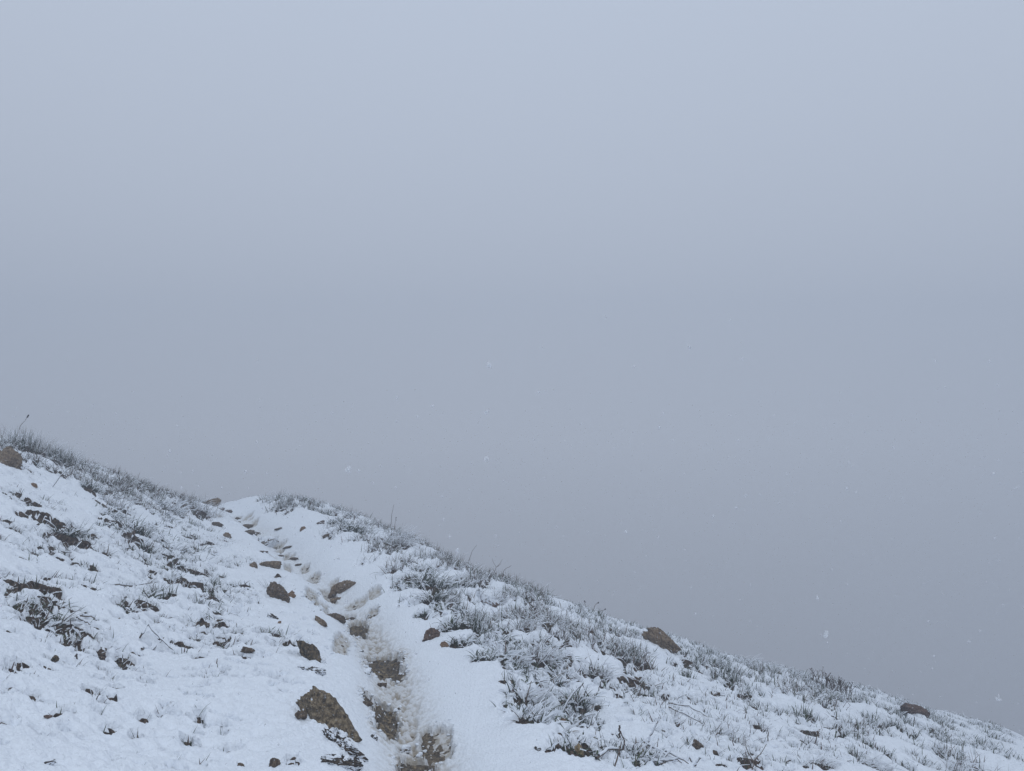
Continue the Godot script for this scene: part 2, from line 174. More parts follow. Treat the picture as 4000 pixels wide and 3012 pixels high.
# radius in mm, snow ridge, head, name, label, points: x, depth, then height over the snow
const STEMS := [
	[2.2, 0, "thin", "seed_stalk", "tall thin bare stalk standing above the downhill bank's skyline", [Vector3(-1.302, 7.828, -0.03), Vector3(-1.283, 7.813, 0.185), Vector3(-1.257, 7.798, 0.321)]],
	[2.2, 0, "bud", "seed_stalk", "short stalk with a small bud beside the tall thin bare stalk", [Vector3(-1.258, 7.796, -0.03), Vector3(-1.246, 7.781, 0.09), Vector3(-1.228, 7.766, 0.148)]],
	[2.5, 0, "oval", "seed_stalk", "leaning stalk with dark oval seed head on the hill's highest rim", [Vector3(-4.744, 6.908, -0.03), Vector3(-4.687, 6.923, 0.177), Vector3(-4.638, 6.938, 0.277)]],
	[2, 0, "thin", "seed_stalk", "thin slanting stalk on the skyline beyond the large dark tussock", [Vector3(-0.46, 7.436, -0.03), Vector3(-0.402, 7.451, 0.164), Vector3(-0.353, 7.466, 0.248)]],
	[2.2, 0, "fork", "twig", "forked leafless twig on the skyline beyond the long reddish rock", [Vector3(-0.219, 7.184, -0.03), Vector3(-0.155, 7.199, 0.133), Vector3(-0.108, 7.214, 0.18)]],
	[2.2, 0, "thin", "twig", "bowed twig beside the forked leafless twig on the skyline", [Vector3(-0.103, 6.576, -0.03), Vector3(-0.068, 6.561, 0.103), Vector3(-0.005, 6.546, 0.162)]],
	[2.2, 0, "bud", "seed_stalk", "upright stalk in the cluster of budded stalks on the downhill skyline", [Vector3(0.633, 6.316, -0.03), Vector3(0.625, 6.316, 0.056), Vector3(0.619, 6.316, 0.079)]],
	[2.2, 0, "bud", "seed_stalk", "slanting stalk with a round bud in the cluster of budded stalks", [Vector3(0.677, 6.32, -0.03), Vector3(0.71, 6.32, 0.066), Vector3(0.737, 6.32, 0.106)]],
	[2.2, 0, "bud", "seed_stalk", "low stalk with leafy bud bending out of the budded cluster", [Vector3(0.704, 6.324, -0.03), Vector3(0.754, 6.324, 0.04), Vector3(0.796, 6.324, 0.059)]],
	[4, 0, "thick", "stem", "short thick broken brown stem standing upright beside the yellowish stone", [Vector3(0.473, 3.304, -0.03), Vector3(0.476, 3.319, 0.036), Vector3(0.478, 3.334, 0.067)]],
	[3.2, 0, "thin", "stem", "thin kinked stem standing in front of the thick broken stem", [Vector3(0.466, 3.164, -0.03), Vector3(0.473, 3.164, 0.073), Vector3(0.458, 3.164, 0.102)]],
	[4, 1, "thin", "stem", "straight brown stem lying aslant on snow up to the thick broken stem", [Vector3(0.325, 2.908, 0.012), Vector3(0.398, 3.08, 0.012), Vector3(0.471, 3.22, 0.02)]],
	[3, 0, "thin", "stem", "slanting thin stem crossing the straight lying one", [Vector3(0.397, 2.956, -0.03), Vector3(0.415, 2.956, 0.051), Vector3(0.43, 2.956, 0.103)]],
	[3.2, 1, "thin", "stem", "long dark stem leaning up out of a snow mound", [Vector3(0.587, 3.388, -0.03), Vector3(0.622, 3.373, 0.061), Vector3(0.655, 3.358, 0.123)]],
	[3, 1, "thin", "stem", "long straight grass stalk lying in a parallel bundle", [Vector3(0.584, 3.328, 0.012), Vector3(0.649, 3.232, 0.012), Vector3(0.705, 3.124, 0.02)]],
	[3, 1, "thin", "stem", "long straight grass stalk lying in a parallel bundle", [Vector3(0.557, 3.268, 0.012), Vector3(0.617, 3.18, 0.012), Vector3(0.666, 3.108, 0.02)]],
	[3, 1, "thin", "stem", "long straight grass stalk lying in a parallel bundle", [Vector3(0.543, 3.224, 0.012), Vector3(0.591, 3.156, 0.012), Vector3(0.63, 3.088, 0.02)]],
	[3, 1, "thin", "stem", "long straight grass stalk lying in a parallel bundle", [Vector3(0.594, 3.352, 0.012), Vector3(0.668, 3.268, 0.012), Vector3(0.737, 3.144, 0.02)]],
	[3.4, 1, "thin", "twig", "twig bent into a sharp arch near the parallel stalks", [Vector3(0.733, 3.216, -0.03), Vector3(0.757, 3.231, 0.021), Vector3(0.775, 3.246, 0.005), Vector3(0.796, 3.261, -0.034)]],
	[3.4, 1, "thin", "twig", "short stub crossing the sharply arched twig", [Vector3(0.762, 3.192, -0.03), Vector3(0.778, 3.177, 0.022), Vector3(0.794, 3.162, 0.043)]],
	[3, 1, "thin", "stem", "long snow-laden stem leaning past the tall dark clump", [Vector3(0.212, 3.548, -0.03), Vector3(0.281, 3.563, 0.093), Vector3(0.344, 3.578, 0.19)]],
	[3, 0, "thin", "stem", "upright slanting stem in the wide snow-bent tussock", [Vector3(0.053, 3.456, -0.03), Vector3(0.071, 3.471, 0.057), Vector3(0.091, 3.486, 0.123)]],
	[3, 1, "thin", "stem", "dark stem lying uphill on snow below the tall dark clump", [Vector3(0.351, 3.504, 0.012), Vector3(0.39, 3.588, 0.012), Vector3(0.431, 3.676, 0.02)]],
	[2.6, 0, "thin", "stem", "stalk snapped into an upside-down V on the open downhill slope", [Vector3(0.68, 4.068, -0.03), Vector3(0.713, 4.053, 0.079), Vector3(0.717, 4.038, 0.044), Vector3(0.713, 4.023, 0.014)]],
	[2.6, 1, "thin", "stem", "long arching stalk lying on open snow of the downhill slope", [Vector3(0.828, 3.952, 0.012), Vector3(0.947, 4.004, 0.012), Vector3(1.025, 3.904, 0.02)]],
	[2.6, 1, "thin", "stem", "second arching stalk lying just below the long one", [Vector3(0.802, 3.832, 0.012), Vector3(0.877, 3.84, 0.012), Vector3(0.955, 3.752, 0.02)]],
	[2.6, 1, "thin", "stem", "snow-laden stalk leaning over the snow-bent tussock beside the brown-stemmed one", [Vector3(0.151, 4.432, -0.03), Vector3(0.205, 4.417, 0.062), Vector3(0.253, 4.402, 0.116)]],
	[3, 0, "thin", "stem", "crossed stem leaning downhill beside the tall dark clump", [Vector3(0.421, 3.884, -0.03), Vector3(0.448, 3.899, 0.04), Vector3(0.47, 3.914, 0.081)]],
	[3, 0, "thin", "stem", "crossed stem leaning uphill beside the tall dark clump", [Vector3(0.43, 3.864, -0.03), Vector3(0.396, 3.849, 0.039), Vector3(0.362, 3.834, 0.082)]],
	[2.6, 1, "thin", "stem", "long straw stem slanting over snow below the tall bushy green tuft", [Vector3(-3.613, 5.72, -0.03), Vector3(-3.54, 5.72, 0.11), Vector3(-3.454, 5.72, 0.223)]],
	[2, 0, "thin", "stem", "short dark stub standing on the uphill skyline", [Vector3(-3.971, 7.732, -0.03), Vector3(-3.946, 7.717, 0.08), Vector3(-3.924, 7.702, 0.118)]],
	[3.2, 1, "thin", "twig", "grey twig bent like a roof, lying on the uphill slope", [Vector3(-1.711, 3.412, 0.012), Vector3(-1.706, 3.476, 0.05), Vector3(-1.637, 3.456, 0.03), Vector3(-1.565, 3.428, 0.02)]],
	[3.2, 1, "thin", "twig", "straight twig propped across the roof-shaped one", [Vector3(-1.669, 3.348, 0.012), Vector3(-1.657, 3.424, 0.012), Vector3(-1.646, 3.512, 0.05)]],
	[3, 1, "thin", "stem", "dead stalk lying flat on the uphill slope near the broad-leaved tuft", [Vector3(-1.954, 3.352, 0.012), Vector3(-1.926, 3.392, 0.012), Vector3(-1.899, 3.424, 0.02)]],
	[3, 1, "thin", "stem", "dead stalk lying aslant on the uphill slope near the broad-leaved tuft", [Vector3(-1.956, 3.328, 0.012), Vector3(-1.924, 3.328, 0.012), Vector3(-1.888, 3.32, 0.02)]],
	[3, 0, "thin", "stem", "straight dry stalk standing next to the mossy olive stone", [Vector3(-1.752, 3, -0.03), Vector3(-1.747, 2.985, 0.02), Vector3(-1.742, 2.97, 0.036)]],
	[2.6, 1, "thin", "stem", "pale stalk lying across the snow below the fan-shaped tuft", [Vector3(-2.588, 4.24, 0.012), Vector3(-2.623, 4.396, 0.012), Vector3(-2.654, 4.556, 0.02)]],
	[2.6, 1, "thin", "stem", "long thin stalk lying level above the row of short green blades", [Vector3(-2.225, 4.14, 0.012), Vector3(-2.202, 4.304, 0.012), Vector3(-2.155, 4.408, 0.02)]],
	[2.6, 0, "thin", "stem", "single upright stalk in open snow of the downhill slope", [Vector3(1.28, 3.752, -0.03), Vector3(1.275, 3.737, 0.038), Vector3(1.271, 3.722, 0.075)]],
	[2.6, 0, "thin", "stem", "reddish stalk leaning below the twin bare patches", [Vector3(1.569, 3.908, -0.03), Vector3(1.587, 3.908, 0.032), Vector3(1.608, 3.908, 0.06)]],
	[2.4, 0, "fork", "stem", "pair of upright leaf stalks at the bare earth face", [Vector3(1.054, 3.332, -0.03), Vector3(1.077, 3.347, 0.034), Vector3(1.102, 3.362, 0.06)]],
	[2.6, 1, "thin", "stem", "short wisp lying beside the long tilted brown slab", [Vector3(-1.604, 4.684, 0.012), Vector3(-1.643, 4.796, 0.012), Vector3(-1.694, 4.892, 0.02)]],
]
# x, depth, half width, half length, kind, label
const PRINTS := [
	[-1.227, 5.009, 0.063, 0.101, "slush", "trodden slush patch"],
	[-1.148, 5.2, 0.052, 0.071, "slush", "trodden slush patch"],
	[-1.012, 5.455, 0.049, 0.096, "slush", "trodden slush patch"],
	[-1.386, 5.616, 0.061, 0.127, "slush", "trodden slush patch"],
	[-1.461, 5.792, 0.059, 0.08, "slush", "trodden slush patch"],
	[-1.433, 5.955, 0.045, 0.082, "slush", "trodden slush patch"],
	[-1.665, 6.235, 0.051, 0.114, "slush", "trodden slush patch"],
	[-1.694, 6.339, 0.048, 0.066, "slush", "trodden slush patch"],
	[-1.849, 6.593, 0.042, 0.104, "slush", "trodden slush patch"],
	[-2.199, 6.748, 0.06, 0.075, "slush", "trodden slush patch"],
	[-2.115, 6.992, 0.059, 0.117, "slush", "trodden slush patch"],
	[-2.214, 7.143, 0.066, 0.067, "slush", "trodden slush patch"],
	[-2.327, 7.376, 0.052, 0.07, "slush", "trodden slush patch"],
	[-2.395, 7.552, 0.065, 0.079, "slush", "trodden slush patch"],
	[-2.516, 7.729, 0.056, 0.074, "slush", "trodden slush patch"],
	[-2.781, 7.882, 0.061, 0.1, "slush", "trodden slush patch"],
	[-3.04, 8.147, 0.065, 0.072, "slush", "trodden slush patch"],
	[-3.159, 8.342, 0.063, 0.115, "slush", "trodden slush patch"],
	[-2.954, 8.442, 0.038, 0.074, "slush", "trodden slush patch"],
	[-3.084, 8.649, 0.039, 0.081, "slush", "trodden slush patch"],
	[-3.188, 8.867, 0.069, 0.11, "slush", "trodden slush patch"],
	[-3.374, 9.03, 0.06, 0.064, "slush", "trodden slush patch"],
	[-1.014, 4.884, 0.067, 0.204, "mud", "half bootprint of brown mud"],
	[-0.982, 4.28, 0.047, 0.278, "slush", "greyish print with fine tread lines"],
	[-0.723, 4.208, 0.108, 0.204, "mud", "wide torn-up muddy hollow"],
	[-0.663, 3.536, 0.054, 0.08, "bits", "scuffed strip of brown mud and snow crumbs"],
	[-0.573, 3.396, 0.06, 0.202, "mud", "crisp muddy bootprint with tread bars"],
	[-0.319, 3.184, 0.072, 0.148, "slush", "shallow grey bootprint with brown heel"],
	[-0.373, 2.968, 0.081, 0.114, "mud", "brown muddy print below the snow-capped stone"],
	[-1.137, 5.44, 0.094, 0.076, "slush", "grey slush patch below the flat pointed slab"],
	[-0.971, 5.156, 0.05, 0.084, "slush", "grey slush print at the lower end of the slush patch"],
	[-1.462, 5.392, 0.049, 0.202, "slush", "grey slush patch beside the orange-brown rock"],
	[-1.345, 5.22, 0.054, 0.14, "slush", "grey slush patch uphill of the low tan rock"],
	[-1.666, 6.16, 0.064, 0.09, "slush", "thin grey slush patch above the tilted slab"],
	[-1.961, 6.44, 0.038, 0.342, "slush", "small slush patch downhill of the wide ragged rock"],
	[-2.362, 7.58, 0.048, 0.056, "slush", "slush patch in the upper trail"],
	[-2.935, 8.328, 0.052, 0.066, "slush", "slush patch in the highest part of the trail"],
	[-3.174, 7.972, 0.047, 0.078, "slush", "slush patch at the crest"],
	[-0.615, 4.072, 0.042, 0.09, "slush", "slush beside the torn-up hollow"],
]
# x, depth, half width, half depth, clumps, kind
const GRASS := [
	[-1.701, 7.454, 0.178, 0.59, 54, "m"], [-1.363, 6.916, 0.141, 0.524, 54, "m"], [-1.136, 6.426, 0.153, 0.514, 72, "m"], [-0.926, 6.232, 0.147, 0.568, 80, "m"], [-0.757, 5.696, 0.136, 0.38, 63, "l"],
	[-0.572, 6.04, 0.163, 0.592, 91, "m"], [-0.616, 5.26, 0.163, 0.228, 55, "l"], [-0.376, 5.454, 0.188, 0.462, 118, "m"], [-0.432, 4.842, 0.15, 0.25, 63, "l"], [-0.171, 4.966, 0.205, 0.346, 118, "m"],
	[-0.229, 4.446, 0.168, 0.258, 80, "l"], [0.036, 5.212, 0.178, 0.344, 100, "m"], [0, 4.522, 0.188, 0.29, 88, "l"], [0.207, 5.032, 0.172, 0.24, 72, "m"], [-0.056, 4.054, 0.125, 0.21, 48, "l"],
	[0.165, 4.36, 0.165, 0.216, 80, "l"], [0.385, 4.906, 0.184, 0.274, 72, "m"], [0.106, 3.864, 0.145, 0.244, 63, "l"], [0.305, 4.234, 0.16, 0.21, 55, "l"], [0.071, 3.486, 0.095, 0.186, 48, "l"],
	[0.231, 3.744, 0.128, 0.208, 55, "l"], [0.098, 3.208, 0.098, 0.116, 40, "l"], [0.274, 3.484, 0.107, 0.192, 40, "l"], [0.519, 4.584, 0.189, 0.236, 54, "m"], [0.458, 4.05, 0.139, 0.254, 31, "l"],
	[0.697, 5.11, 0.192, 0.314, 54, "m"], [0.391, 3.474, 0.107, 0.17, 20, "l"], [0.803, 4.87, 0.201, 0.266, 63, "m"], [0.501, 3.27, 0.133, 0.178, 23, "l"], [0.944, 4.914, 0.202, 0.286, 76, "s"],
	[0.209, 3.084, 0.084, 0.16, 16, "l"], [1.261, 5.136, 0.228, 0.308, 113, "s"], [1.473, 5.092, 0.225, 0.356, 113, "s"], [1.697, 4.992, 0.221, 0.396, 80, "m"], [2.02, 5.338, 0.216, 0.506, 100, "m"],
	[2.15, 5.05, 0.224, 0.442, 139, "s"], [2.458, 5.168, 0.246, 0.472, 139, "s"], [2.626, 5.014, 0.256, 0.446, 139, "s"], [2.873, 5.044, 0.253, 0.488, 139, "s"], [3.113, 5.112, 0.252, 0.588, 139, "s"],
	[3.092, 4.892, 0.221, 0.644, 102, "s"], [2.362, 4.404, 0.236, 0.436, 62, "s"], [1.903, 4.338, 0.234, 0.342, 45, "s"], [2.078, 4.254, 0.215, 0.33, 32, "m"], [2.61, 4.33, 0.205, 0.254, 32, "m"],
	[0.934, 4.23, 0.287, 0.366, 97, "t"], [1.283, 4.228, 0.314, 0.448, 129, "t"], [0.916, 3.614, 0.269, 0.294, 109, "t"], [1.34, 3.788, 0.281, 0.336, 129, "t"], [1.754, 3.85, 0.26, 0.262, 109, "t"],
	[0.735, 3.928, 0.2, 0.344, 82, "t"], [1.146, 3.444, 0.234, 0.128, 50, "t"], [0.4, 3.096, 0.126, 0.152, 45, "t"], [0.917, 4.48, 0.244, 0.296, 60, "t"], [1.202, 4.412, 0.24, 0.308, 50, "t"],
	[1.592, 4.458, 0.243, 0.306, 50, "s"], [0.672, 4.362, 0.164, 0.246, 20, "l"], [1.161, 3.804, 0.258, 0.256, 30, "t"], [1.679, 3.968, 0.215, 0.244, 34, "t"], [0.83, 3.754, 0.204, 0.242, 30, "t"],
	[2.16, 3.992, 0.243, 0.204, 30, "s"], [-4.085, 6.174, 0.192, 0.466, 48, "l"], [-3.923, 6.43, 0.269, 0.358, 54, "m"], [-3.714, 6.642, 0.255, 0.342, 63, "m"], [-3.556, 6.768, 0.261, 0.34, 72, "m"],
	[-3.405, 6.95, 0.268, 0.382, 72, "m"], [-3.331, 7.36, 0.203, 0.496, 63, "m"], [-3.259, 6.016, 0.252, 0.344, 31, "l"], [-3.058, 6.262, 0.262, 0.506, 48, "l"], [-3.095, 6.904, 0.193, 0.448, 40, "l"],
	[-2.769, 5.552, 0.231, 0.408, 31, "l"], [-2.72, 6.05, 0.188, 0.53, 30, "s"], [-3.227, 5.45, 0.209, 0.354, 10, "s"], [-2.992, 7.006, 0.147, 0.482, 30, "s"], [-2.666, 6.416, 0.156, 0.728, 130, "t"],
	[-2.805, 4.374, 0.227, 0.418, 171, "t"], [-2.68, 4.83, 0.251, 0.374, 130, "t"], [-2.439, 5.228, 0.271, 0.46, 172, "t"], [-2.283, 3.588, 0.197, 0.236, 79, "t"], [-2.278, 4.26, 0.235, 0.316, 79, "t"],
	[-2.118, 4.91, 0.254, 0.434, 130, "t"], [-1.99, 3.3, 0.227, 0.188, 70, "t"], [-1.812, 3.916, 0.268, 0.248, 79, "t"], [-1.743, 4.62, 0.19, 0.476, 111, "t"], [-1.461, 3.878, 0.199, 0.266, 70, "t"],
	[-1.679, 3.062, 0.262, 0.206, 33, "t"], [-1.2, 2.812, 0.192, 0.184, 19, "t"], [-1.208, 4.158, 0.114, 0.402, 33, "t"], [-2.185, 6.02, 0.125, 0.468, 102, "t"], [-3.371, 5.088, 0.177, 0.372, 58, "t"],
	[-1.033, 3.346, 0.138, 0.178, 19, "t"], [-2.944, 5.144, 0.286, 0.464, 24, "s"], [-2.387, 4.924, 0.273, 0.344, 28, "l"], [-2.571, 4.118, 0.2, 0.242, 16, "s"], [-2.384, 5.676, 0.176, 0.488, 33, "l"],
	[-1.932, 4.992, 0.138, 0.384, 23, "l"], [-2.071, 3.88, 0.214, 0.204, 13, "l"], [-1.903, 4.32, 0.223, 0.288, 19, "l"], [-1.965, 3.216, 0.111, 0.08, 10, "l"], [-1.574, 4.17, 0.143, 0.274, 11, "l"],
	[-2.204, 3.32, 0.103, 0.136, 9, "l"], [-1.363, 3.974, 0.109, 0.254, 7, "l"], [-1.842, 3.146, 0.325, 0.21, 40, "t"], [-1.604, 2.602, 0.223, 0.162, 22, "t"], [-1.474, 3.09, 0.263, 0.242, 22, "t"],
	[-1.292, 3.436, 0.176, 0.252, 20, "t"], [-1.296, 2.382, 0.284, 0.178, 16, "t"], [-1.024, 2.616, 0.178, 0.184, 10, "t"], [-1.608, 3.604, 0.309, 0.188, 34, "t"], [-4.45, 6.288, 0.175, 0.35, 40, "m"],
	[-4.297, 6.316, 0.176, 0.35, 40, "m"], [-4.201, 6.432, 0.179, 0.35, 40, "m"], [-4.107, 6.564, 0.183, 0.35, 40, "m"], [-3.959, 6.616, 0.184, 0.35, 40, "m"], [-3.854, 6.748, 0.187, 0.35, 40, "m"],
	[-3.771, 6.932, 0.192, 0.35, 40, "m"], [-3.692, 7.144, 0.198, 0.35, 40, "m"], [-3.658, 7.472, 0.207, 0.35, 40, "m"], [-3.647, 7.888, 0.218, 0.35, 40, "m"], [-4.45, 6.688, 0.175, 0.35, 40, "m"],
	[-4.297, 6.716, 0.176, 0.35, 40, "m"], [-4.201, 6.832, 0.179, 0.35, 40, "m"], [-4.107, 6.964, 0.183, 0.35, 40, "m"], [-3.959, 7.016, 0.184, 0.35, 40, "m"], [-3.854, 7.148, 0.187, 0.35, 40, "m"],
	[-3.771, 7.332, 0.192, 0.35, 40, "m"], [-3.692, 7.544, 0.198, 0.35, 40, "m"], [-3.658, 7.872, 0.207, 0.35, 40, "m"], [-3.647, 8.288, 0.218, 0.35, 40, "m"], [-4.45, 7.188, 0.175, 0.35, 26, "m"],
	[-4.297, 7.216, 0.176, 0.35, 26, "m"], [-4.201, 7.332, 0.179, 0.35, 26, "m"], [-4.107, 7.464, 0.183, 0.35, 26, "m"], [-3.959, 7.516, 0.184, 0.35, 26, "m"], [-3.854, 7.648, 0.187, 0.35, 26, "m"],
	[-3.771, 7.832, 0.192, 0.35, 26, "m"], [-3.692, 8.044, 0.198, 0.35, 26, "m"], [-3.658, 8.372, 0.207, 0.35, 26, "m"], [-3.647, 8.788, 0.218, 0.35, 26, "m"], [-3.989, 9.076, 0.251, 0.4, 55, "s"],
	[-3.901, 9.332, 0.258, 0.4, 55, "s"], [-4.395, 11.1, 0.306, 0.4, 55, "s"], [-3.697, 9.852, 0.272, 0.4, 55, "s"], [-3.302, 9.32, 0.258, 0.4, 55, "s"], [-3.011, 9.036, 0.25, 0.4, 55, "s"],
	[-2.7, 8.652, 0.239, 0.4, 55, "s"], [-2.518, 8.66, 0.24, 0.4, 55, "s"], [-2.323, 8.624, 0.238, 0.4, 55, "s"], [-2.109, 8.5, 0.235, 0.4, 55, "s"], [-3.989, 9.496, 0.251, 0.4, 40, "s"],
	[-3.901, 9.752, 0.258, 0.4, 40, "s"], [-4.395, 11.52, 0.306, 0.4, 40, "s"], [-3.697, 10.272, 0.272, 0.4, 40, "s"], [-3.302, 9.74, 0.258, 0.4, 40, "s"], [-3.011, 9.456, 0.25, 0.4, 40, "s"],
	[-2.7, 9.072, 0.239, 0.4, 40, "s"], [-2.518, 9.08, 0.24, 0.4, 40, "s"], [-2.323, 9.044, 0.238, 0.4, 40, "s"], [-2.109, 8.92, 0.235, 0.4, 40, "s"], [-3.533, 9.512, 0.265, 0.35, 58, "m"],
	[-3.206, 9.152, 0.255, 0.35, 58, "m"], [-2.904, 8.824, 0.246, 0.35, 58, "m"], [-2.623, 8.52, 0.238, 0.35, 58, "m"], [-2.469, 8.624, 0.241, 0.35, 58, "m"], [-2.252, 8.504, 0.237, 0.35, 58, "m"],
	[-2.109, 8.52, 0.235, 0.35, 46, "m"], [-1.782, 8.064, 0.222, 0.35, 46, "m"], [-1.516, 7.8, 0.215, 0.35, 46, "m"], [-1.251, 7.456, 0.205, 0.35, 46, "m"], [-1.004, 7.108, 0.196, 0.35, 46, "m"],
	[-0.789, 6.876, 0.189, 0.35, 46, "m"], [-0.583, 6.616, 0.182, 0.35, 46, "m"], [-0.383, 6.212, 0.171, 0.35, 46, "m"], [-0.212, 6.008, 0.165, 0.35, 46, "m"], [-0.052, 5.956, 0.164, 0.35, 46, "m"],
	[0.103, 5.872, 0.161, 0.35, 46, "m"], [-2.109, 8.92, 0.235, 0.35, 40, "m"], [-1.782, 8.464, 0.222, 0.35, 40, "m"], [-1.516, 8.2, 0.215, 0.35, 40, "m"], [-1.251, 7.856, 0.205, 0.35, 40, "m"],
	[-1.004, 7.508, 0.196, 0.35, 40, "m"], [-0.789, 7.276, 0.189, 0.35, 40, "m"], [-0.583, 7.016, 0.182, 0.35, 40, "m"], [-0.383, 6.612, 0.171, 0.35, 40, "m"], [-0.212, 6.408, 0.165, 0.35, 40, "m"],
	[-0.052, 6.356, 0.164, 0.35, 40, "m"], [0.103, 6.272, 0.161, 0.35, 40, "m"], [-2.109, 9.42, 0.235, 0.35, 30, "m"], [-1.782, 8.964, 0.222, 0.35, 30, "m"], [-1.516, 8.7, 0.215, 0.35, 30, "m"],
	[-1.251, 8.356, 0.205, 0.35, 30, "m"], [-1.004, 8.008, 0.196, 0.35, 30, "m"], [-0.789, 7.776, 0.189, 0.35, 30, "m"], [-0.583, 7.516, 0.182, 0.35, 30, "m"], [-0.383, 7.112, 0.171, 0.35, 30, "m"],
	[-0.212, 6.908, 0.165, 0.35, 30, "m"], [-0.052, 6.856, 0.164, 0.35, 30, "m"], [0.103, 6.772, 0.161, 0.35, 30, "m"], [-0.105, 5.872, 0.164, 0.35, 40, "s"], [0.052, 5.804, 0.162, 0.35, 40, "s"],
	[0.205, 5.712, 0.16, 0.35, 40, "s"], [0.354, 5.652, 0.158, 0.35, 40, "s"], [0.5, 5.584, 0.156, 0.35, 40, "s"], [0.643, 5.528, 0.154, 0.35, 40, "s"], [0.784, 5.48, 0.153, 0.35, 40, "s"],
	[0.937, 5.52, 0.154, 0.35, 40, "s"], [1.085, 5.524, 0.154, 0.35, 40, "s"], [1.236, 5.54, 0.154, 0.35, 40, "s"], [1.402, 5.616, 0.156, 0.35, 40, "s"], [1.56, 5.648, 0.157, 0.35, 40, "s"],
	[-0.105, 6.272, 0.164, 0.35, 44, "s"], [0.052, 6.204, 0.162, 0.35, 44, "s"], [0.205, 6.112, 0.16, 0.35, 44, "s"], [0.354, 6.052, 0.158, 0.35, 44, "s"], [0.5, 5.984, 0.156, 0.35, 44, "s"],
	[0.643, 5.928, 0.154, 0.35, 44, "s"], [0.784, 5.88, 0.153, 0.35, 44, "s"], [0.937, 5.92, 0.154, 0.35, 44, "s"], [1.085, 5.924, 0.154, 0.35, 44, "s"], [1.236, 5.94, 0.154, 0.35, 44, "s"],
	[1.402, 6.016, 0.156, 0.35, 44, "s"], [1.56, 6.048, 0.157, 0.35, 44, "s"], [-0.105, 6.772, 0.164, 0.35, 34, "s"], [0.052, 6.704, 0.162, 0.35, 34, "s"], [0.205, 6.612, 0.16, 0.35, 34, "s"],
	[0.354, 6.552, 0.158, 0.35, 34, "s"], [0.5, 6.484, 0.156, 0.35, 34, "s"], [0.643, 6.428, 0.154, 0.35, 34, "s"], [0.784, 6.38, 0.153, 0.35, 34, "s"], [0.937, 6.42, 0.154, 0.35, 34, "s"],
	[1.085, 6.424, 0.154, 0.35, 34, "s"], [1.236, 6.44, 0.154, 0.35, 34, "s"], [1.402, 6.516, 0.156, 0.35, 34, "s"], [1.56, 6.548, 0.157, 0.35, 34, "s"], [-0.105, 7.372, 0.164, 0.35, 24, "s"],
	[0.052, 7.304, 0.162, 0.35, 24, "s"], [0.205, 7.212, 0.16, 0.35, 24, "s"], [0.354, 7.152, 0.158, 0.35, 24, "s"], [0.5, 7.084, 0.156, 0.35, 24, "s"], [0.643, 7.028, 0.154, 0.35, 24, "s"],
	[0.784, 6.98, 0.153, 0.35, 24, "s"], [0.937, 7.02, 0.154, 0.35, 24, "s"], [1.085, 7.024, 0.154, 0.35, 24, "s"], [1.236, 7.04, 0.154, 0.35, 24, "s"], [1.402, 7.116, 0.156, 0.35, 24, "s"],
	[1.56, 7.148, 0.157, 0.35, 24, "s"], [1.402, 5.616, 0.156, 0.45, 60, "s"], [1.591, 5.652, 0.157, 0.45, 60, "s"], [1.773, 5.66, 0.157, 0.45, 60, "s"], [1.962, 5.684, 0.158, 0.45, 60, "s"],
	[2.142, 5.684, 0.158, 0.45, 60, "s"], [2.321, 5.68, 0.157, 0.45, 60, "s"], [2.516, 5.716, 0.158, 0.45, 60, "s"], [2.735, 5.8, 0.16, 0.45, 60, "s"], [2.942, 5.848, 0.162, 0.45, 60, "s"],
	[3.099, 5.796, 0.16, 0.45, 60, "s"], [3.269, 5.772, 0.159, 0.45, 60, "s"], [3.478, 5.82, 0.161, 0.45, 60, "s"], [3.738, 5.948, 0.164, 0.45, 60, "s"], [4.196, 6.372, 0.175, 0.45, 60, "s"],
	[4.558, 6.616, 0.181, 0.45, 60, "s"], [5.018, 6.976, 0.191, 0.45, 60, "s"], [1.402, 6.016, 0.156, 0.45, 56, "s"], [1.591, 6.052, 0.157, 0.45, 56, "s"], [1.773, 6.06, 0.157, 0.45, 56, "s"],
	[1.962, 6.084, 0.158, 0.45, 56, "s"], [2.142, 6.084, 0.158, 0.45, 56, "s"], [2.321, 6.08, 0.157, 0.45, 56, "s"], [2.516, 6.116, 0.158, 0.45, 56, "s"], [2.735, 6.2, 0.16, 0.45, 56, "s"],
	[2.942, 6.248, 0.162, 0.45, 56, "s"], [3.099, 6.196, 0.16, 0.45, 56, "s"], [3.269, 6.172, 0.159, 0.45, 56, "s"], [3.478, 6.22, 0.161, 0.45, 56, "s"], [3.738, 6.348, 0.164, 0.45, 56, "s"],
	[4.196, 6.772, 0.175, 0.45, 56, "s"], [4.558, 7.016, 0.181, 0.45, 56, "s"], [5.018, 7.376, 0.191, 0.45, 56, "s"], [1.402, 6.516, 0.156, 0.45, 40, "s"], [1.591, 6.552, 0.157, 0.45, 40, "s"],
	[1.773, 6.56, 0.157, 0.45, 40, "s"], [1.962, 6.584, 0.158, 0.45, 40, "s"], [2.142, 6.584, 0.158, 0.45, 40, "s"], [2.321, 6.58, 0.157, 0.45, 40, "s"], [2.516, 6.616, 0.158, 0.45, 40, "s"],
	[2.735, 6.7, 0.16, 0.45, 40, "s"], [2.942, 6.748, 0.162, 0.45, 40, "s"], [3.099, 6.696, 0.16, 0.45, 40, "s"], [3.269, 6.672, 0.159, 0.45, 40, "s"], [3.478, 6.72, 0.161, 0.45, 40, "s"],
	[3.738, 6.848, 0.164, 0.45, 40, "s"], [4.196, 7.272, 0.175, 0.45, 40, "s"], [4.558, 7.516, 0.181, 0.45, 40, "s"], [5.018, 7.876, 0.191, 0.45, 40, "s"],
]
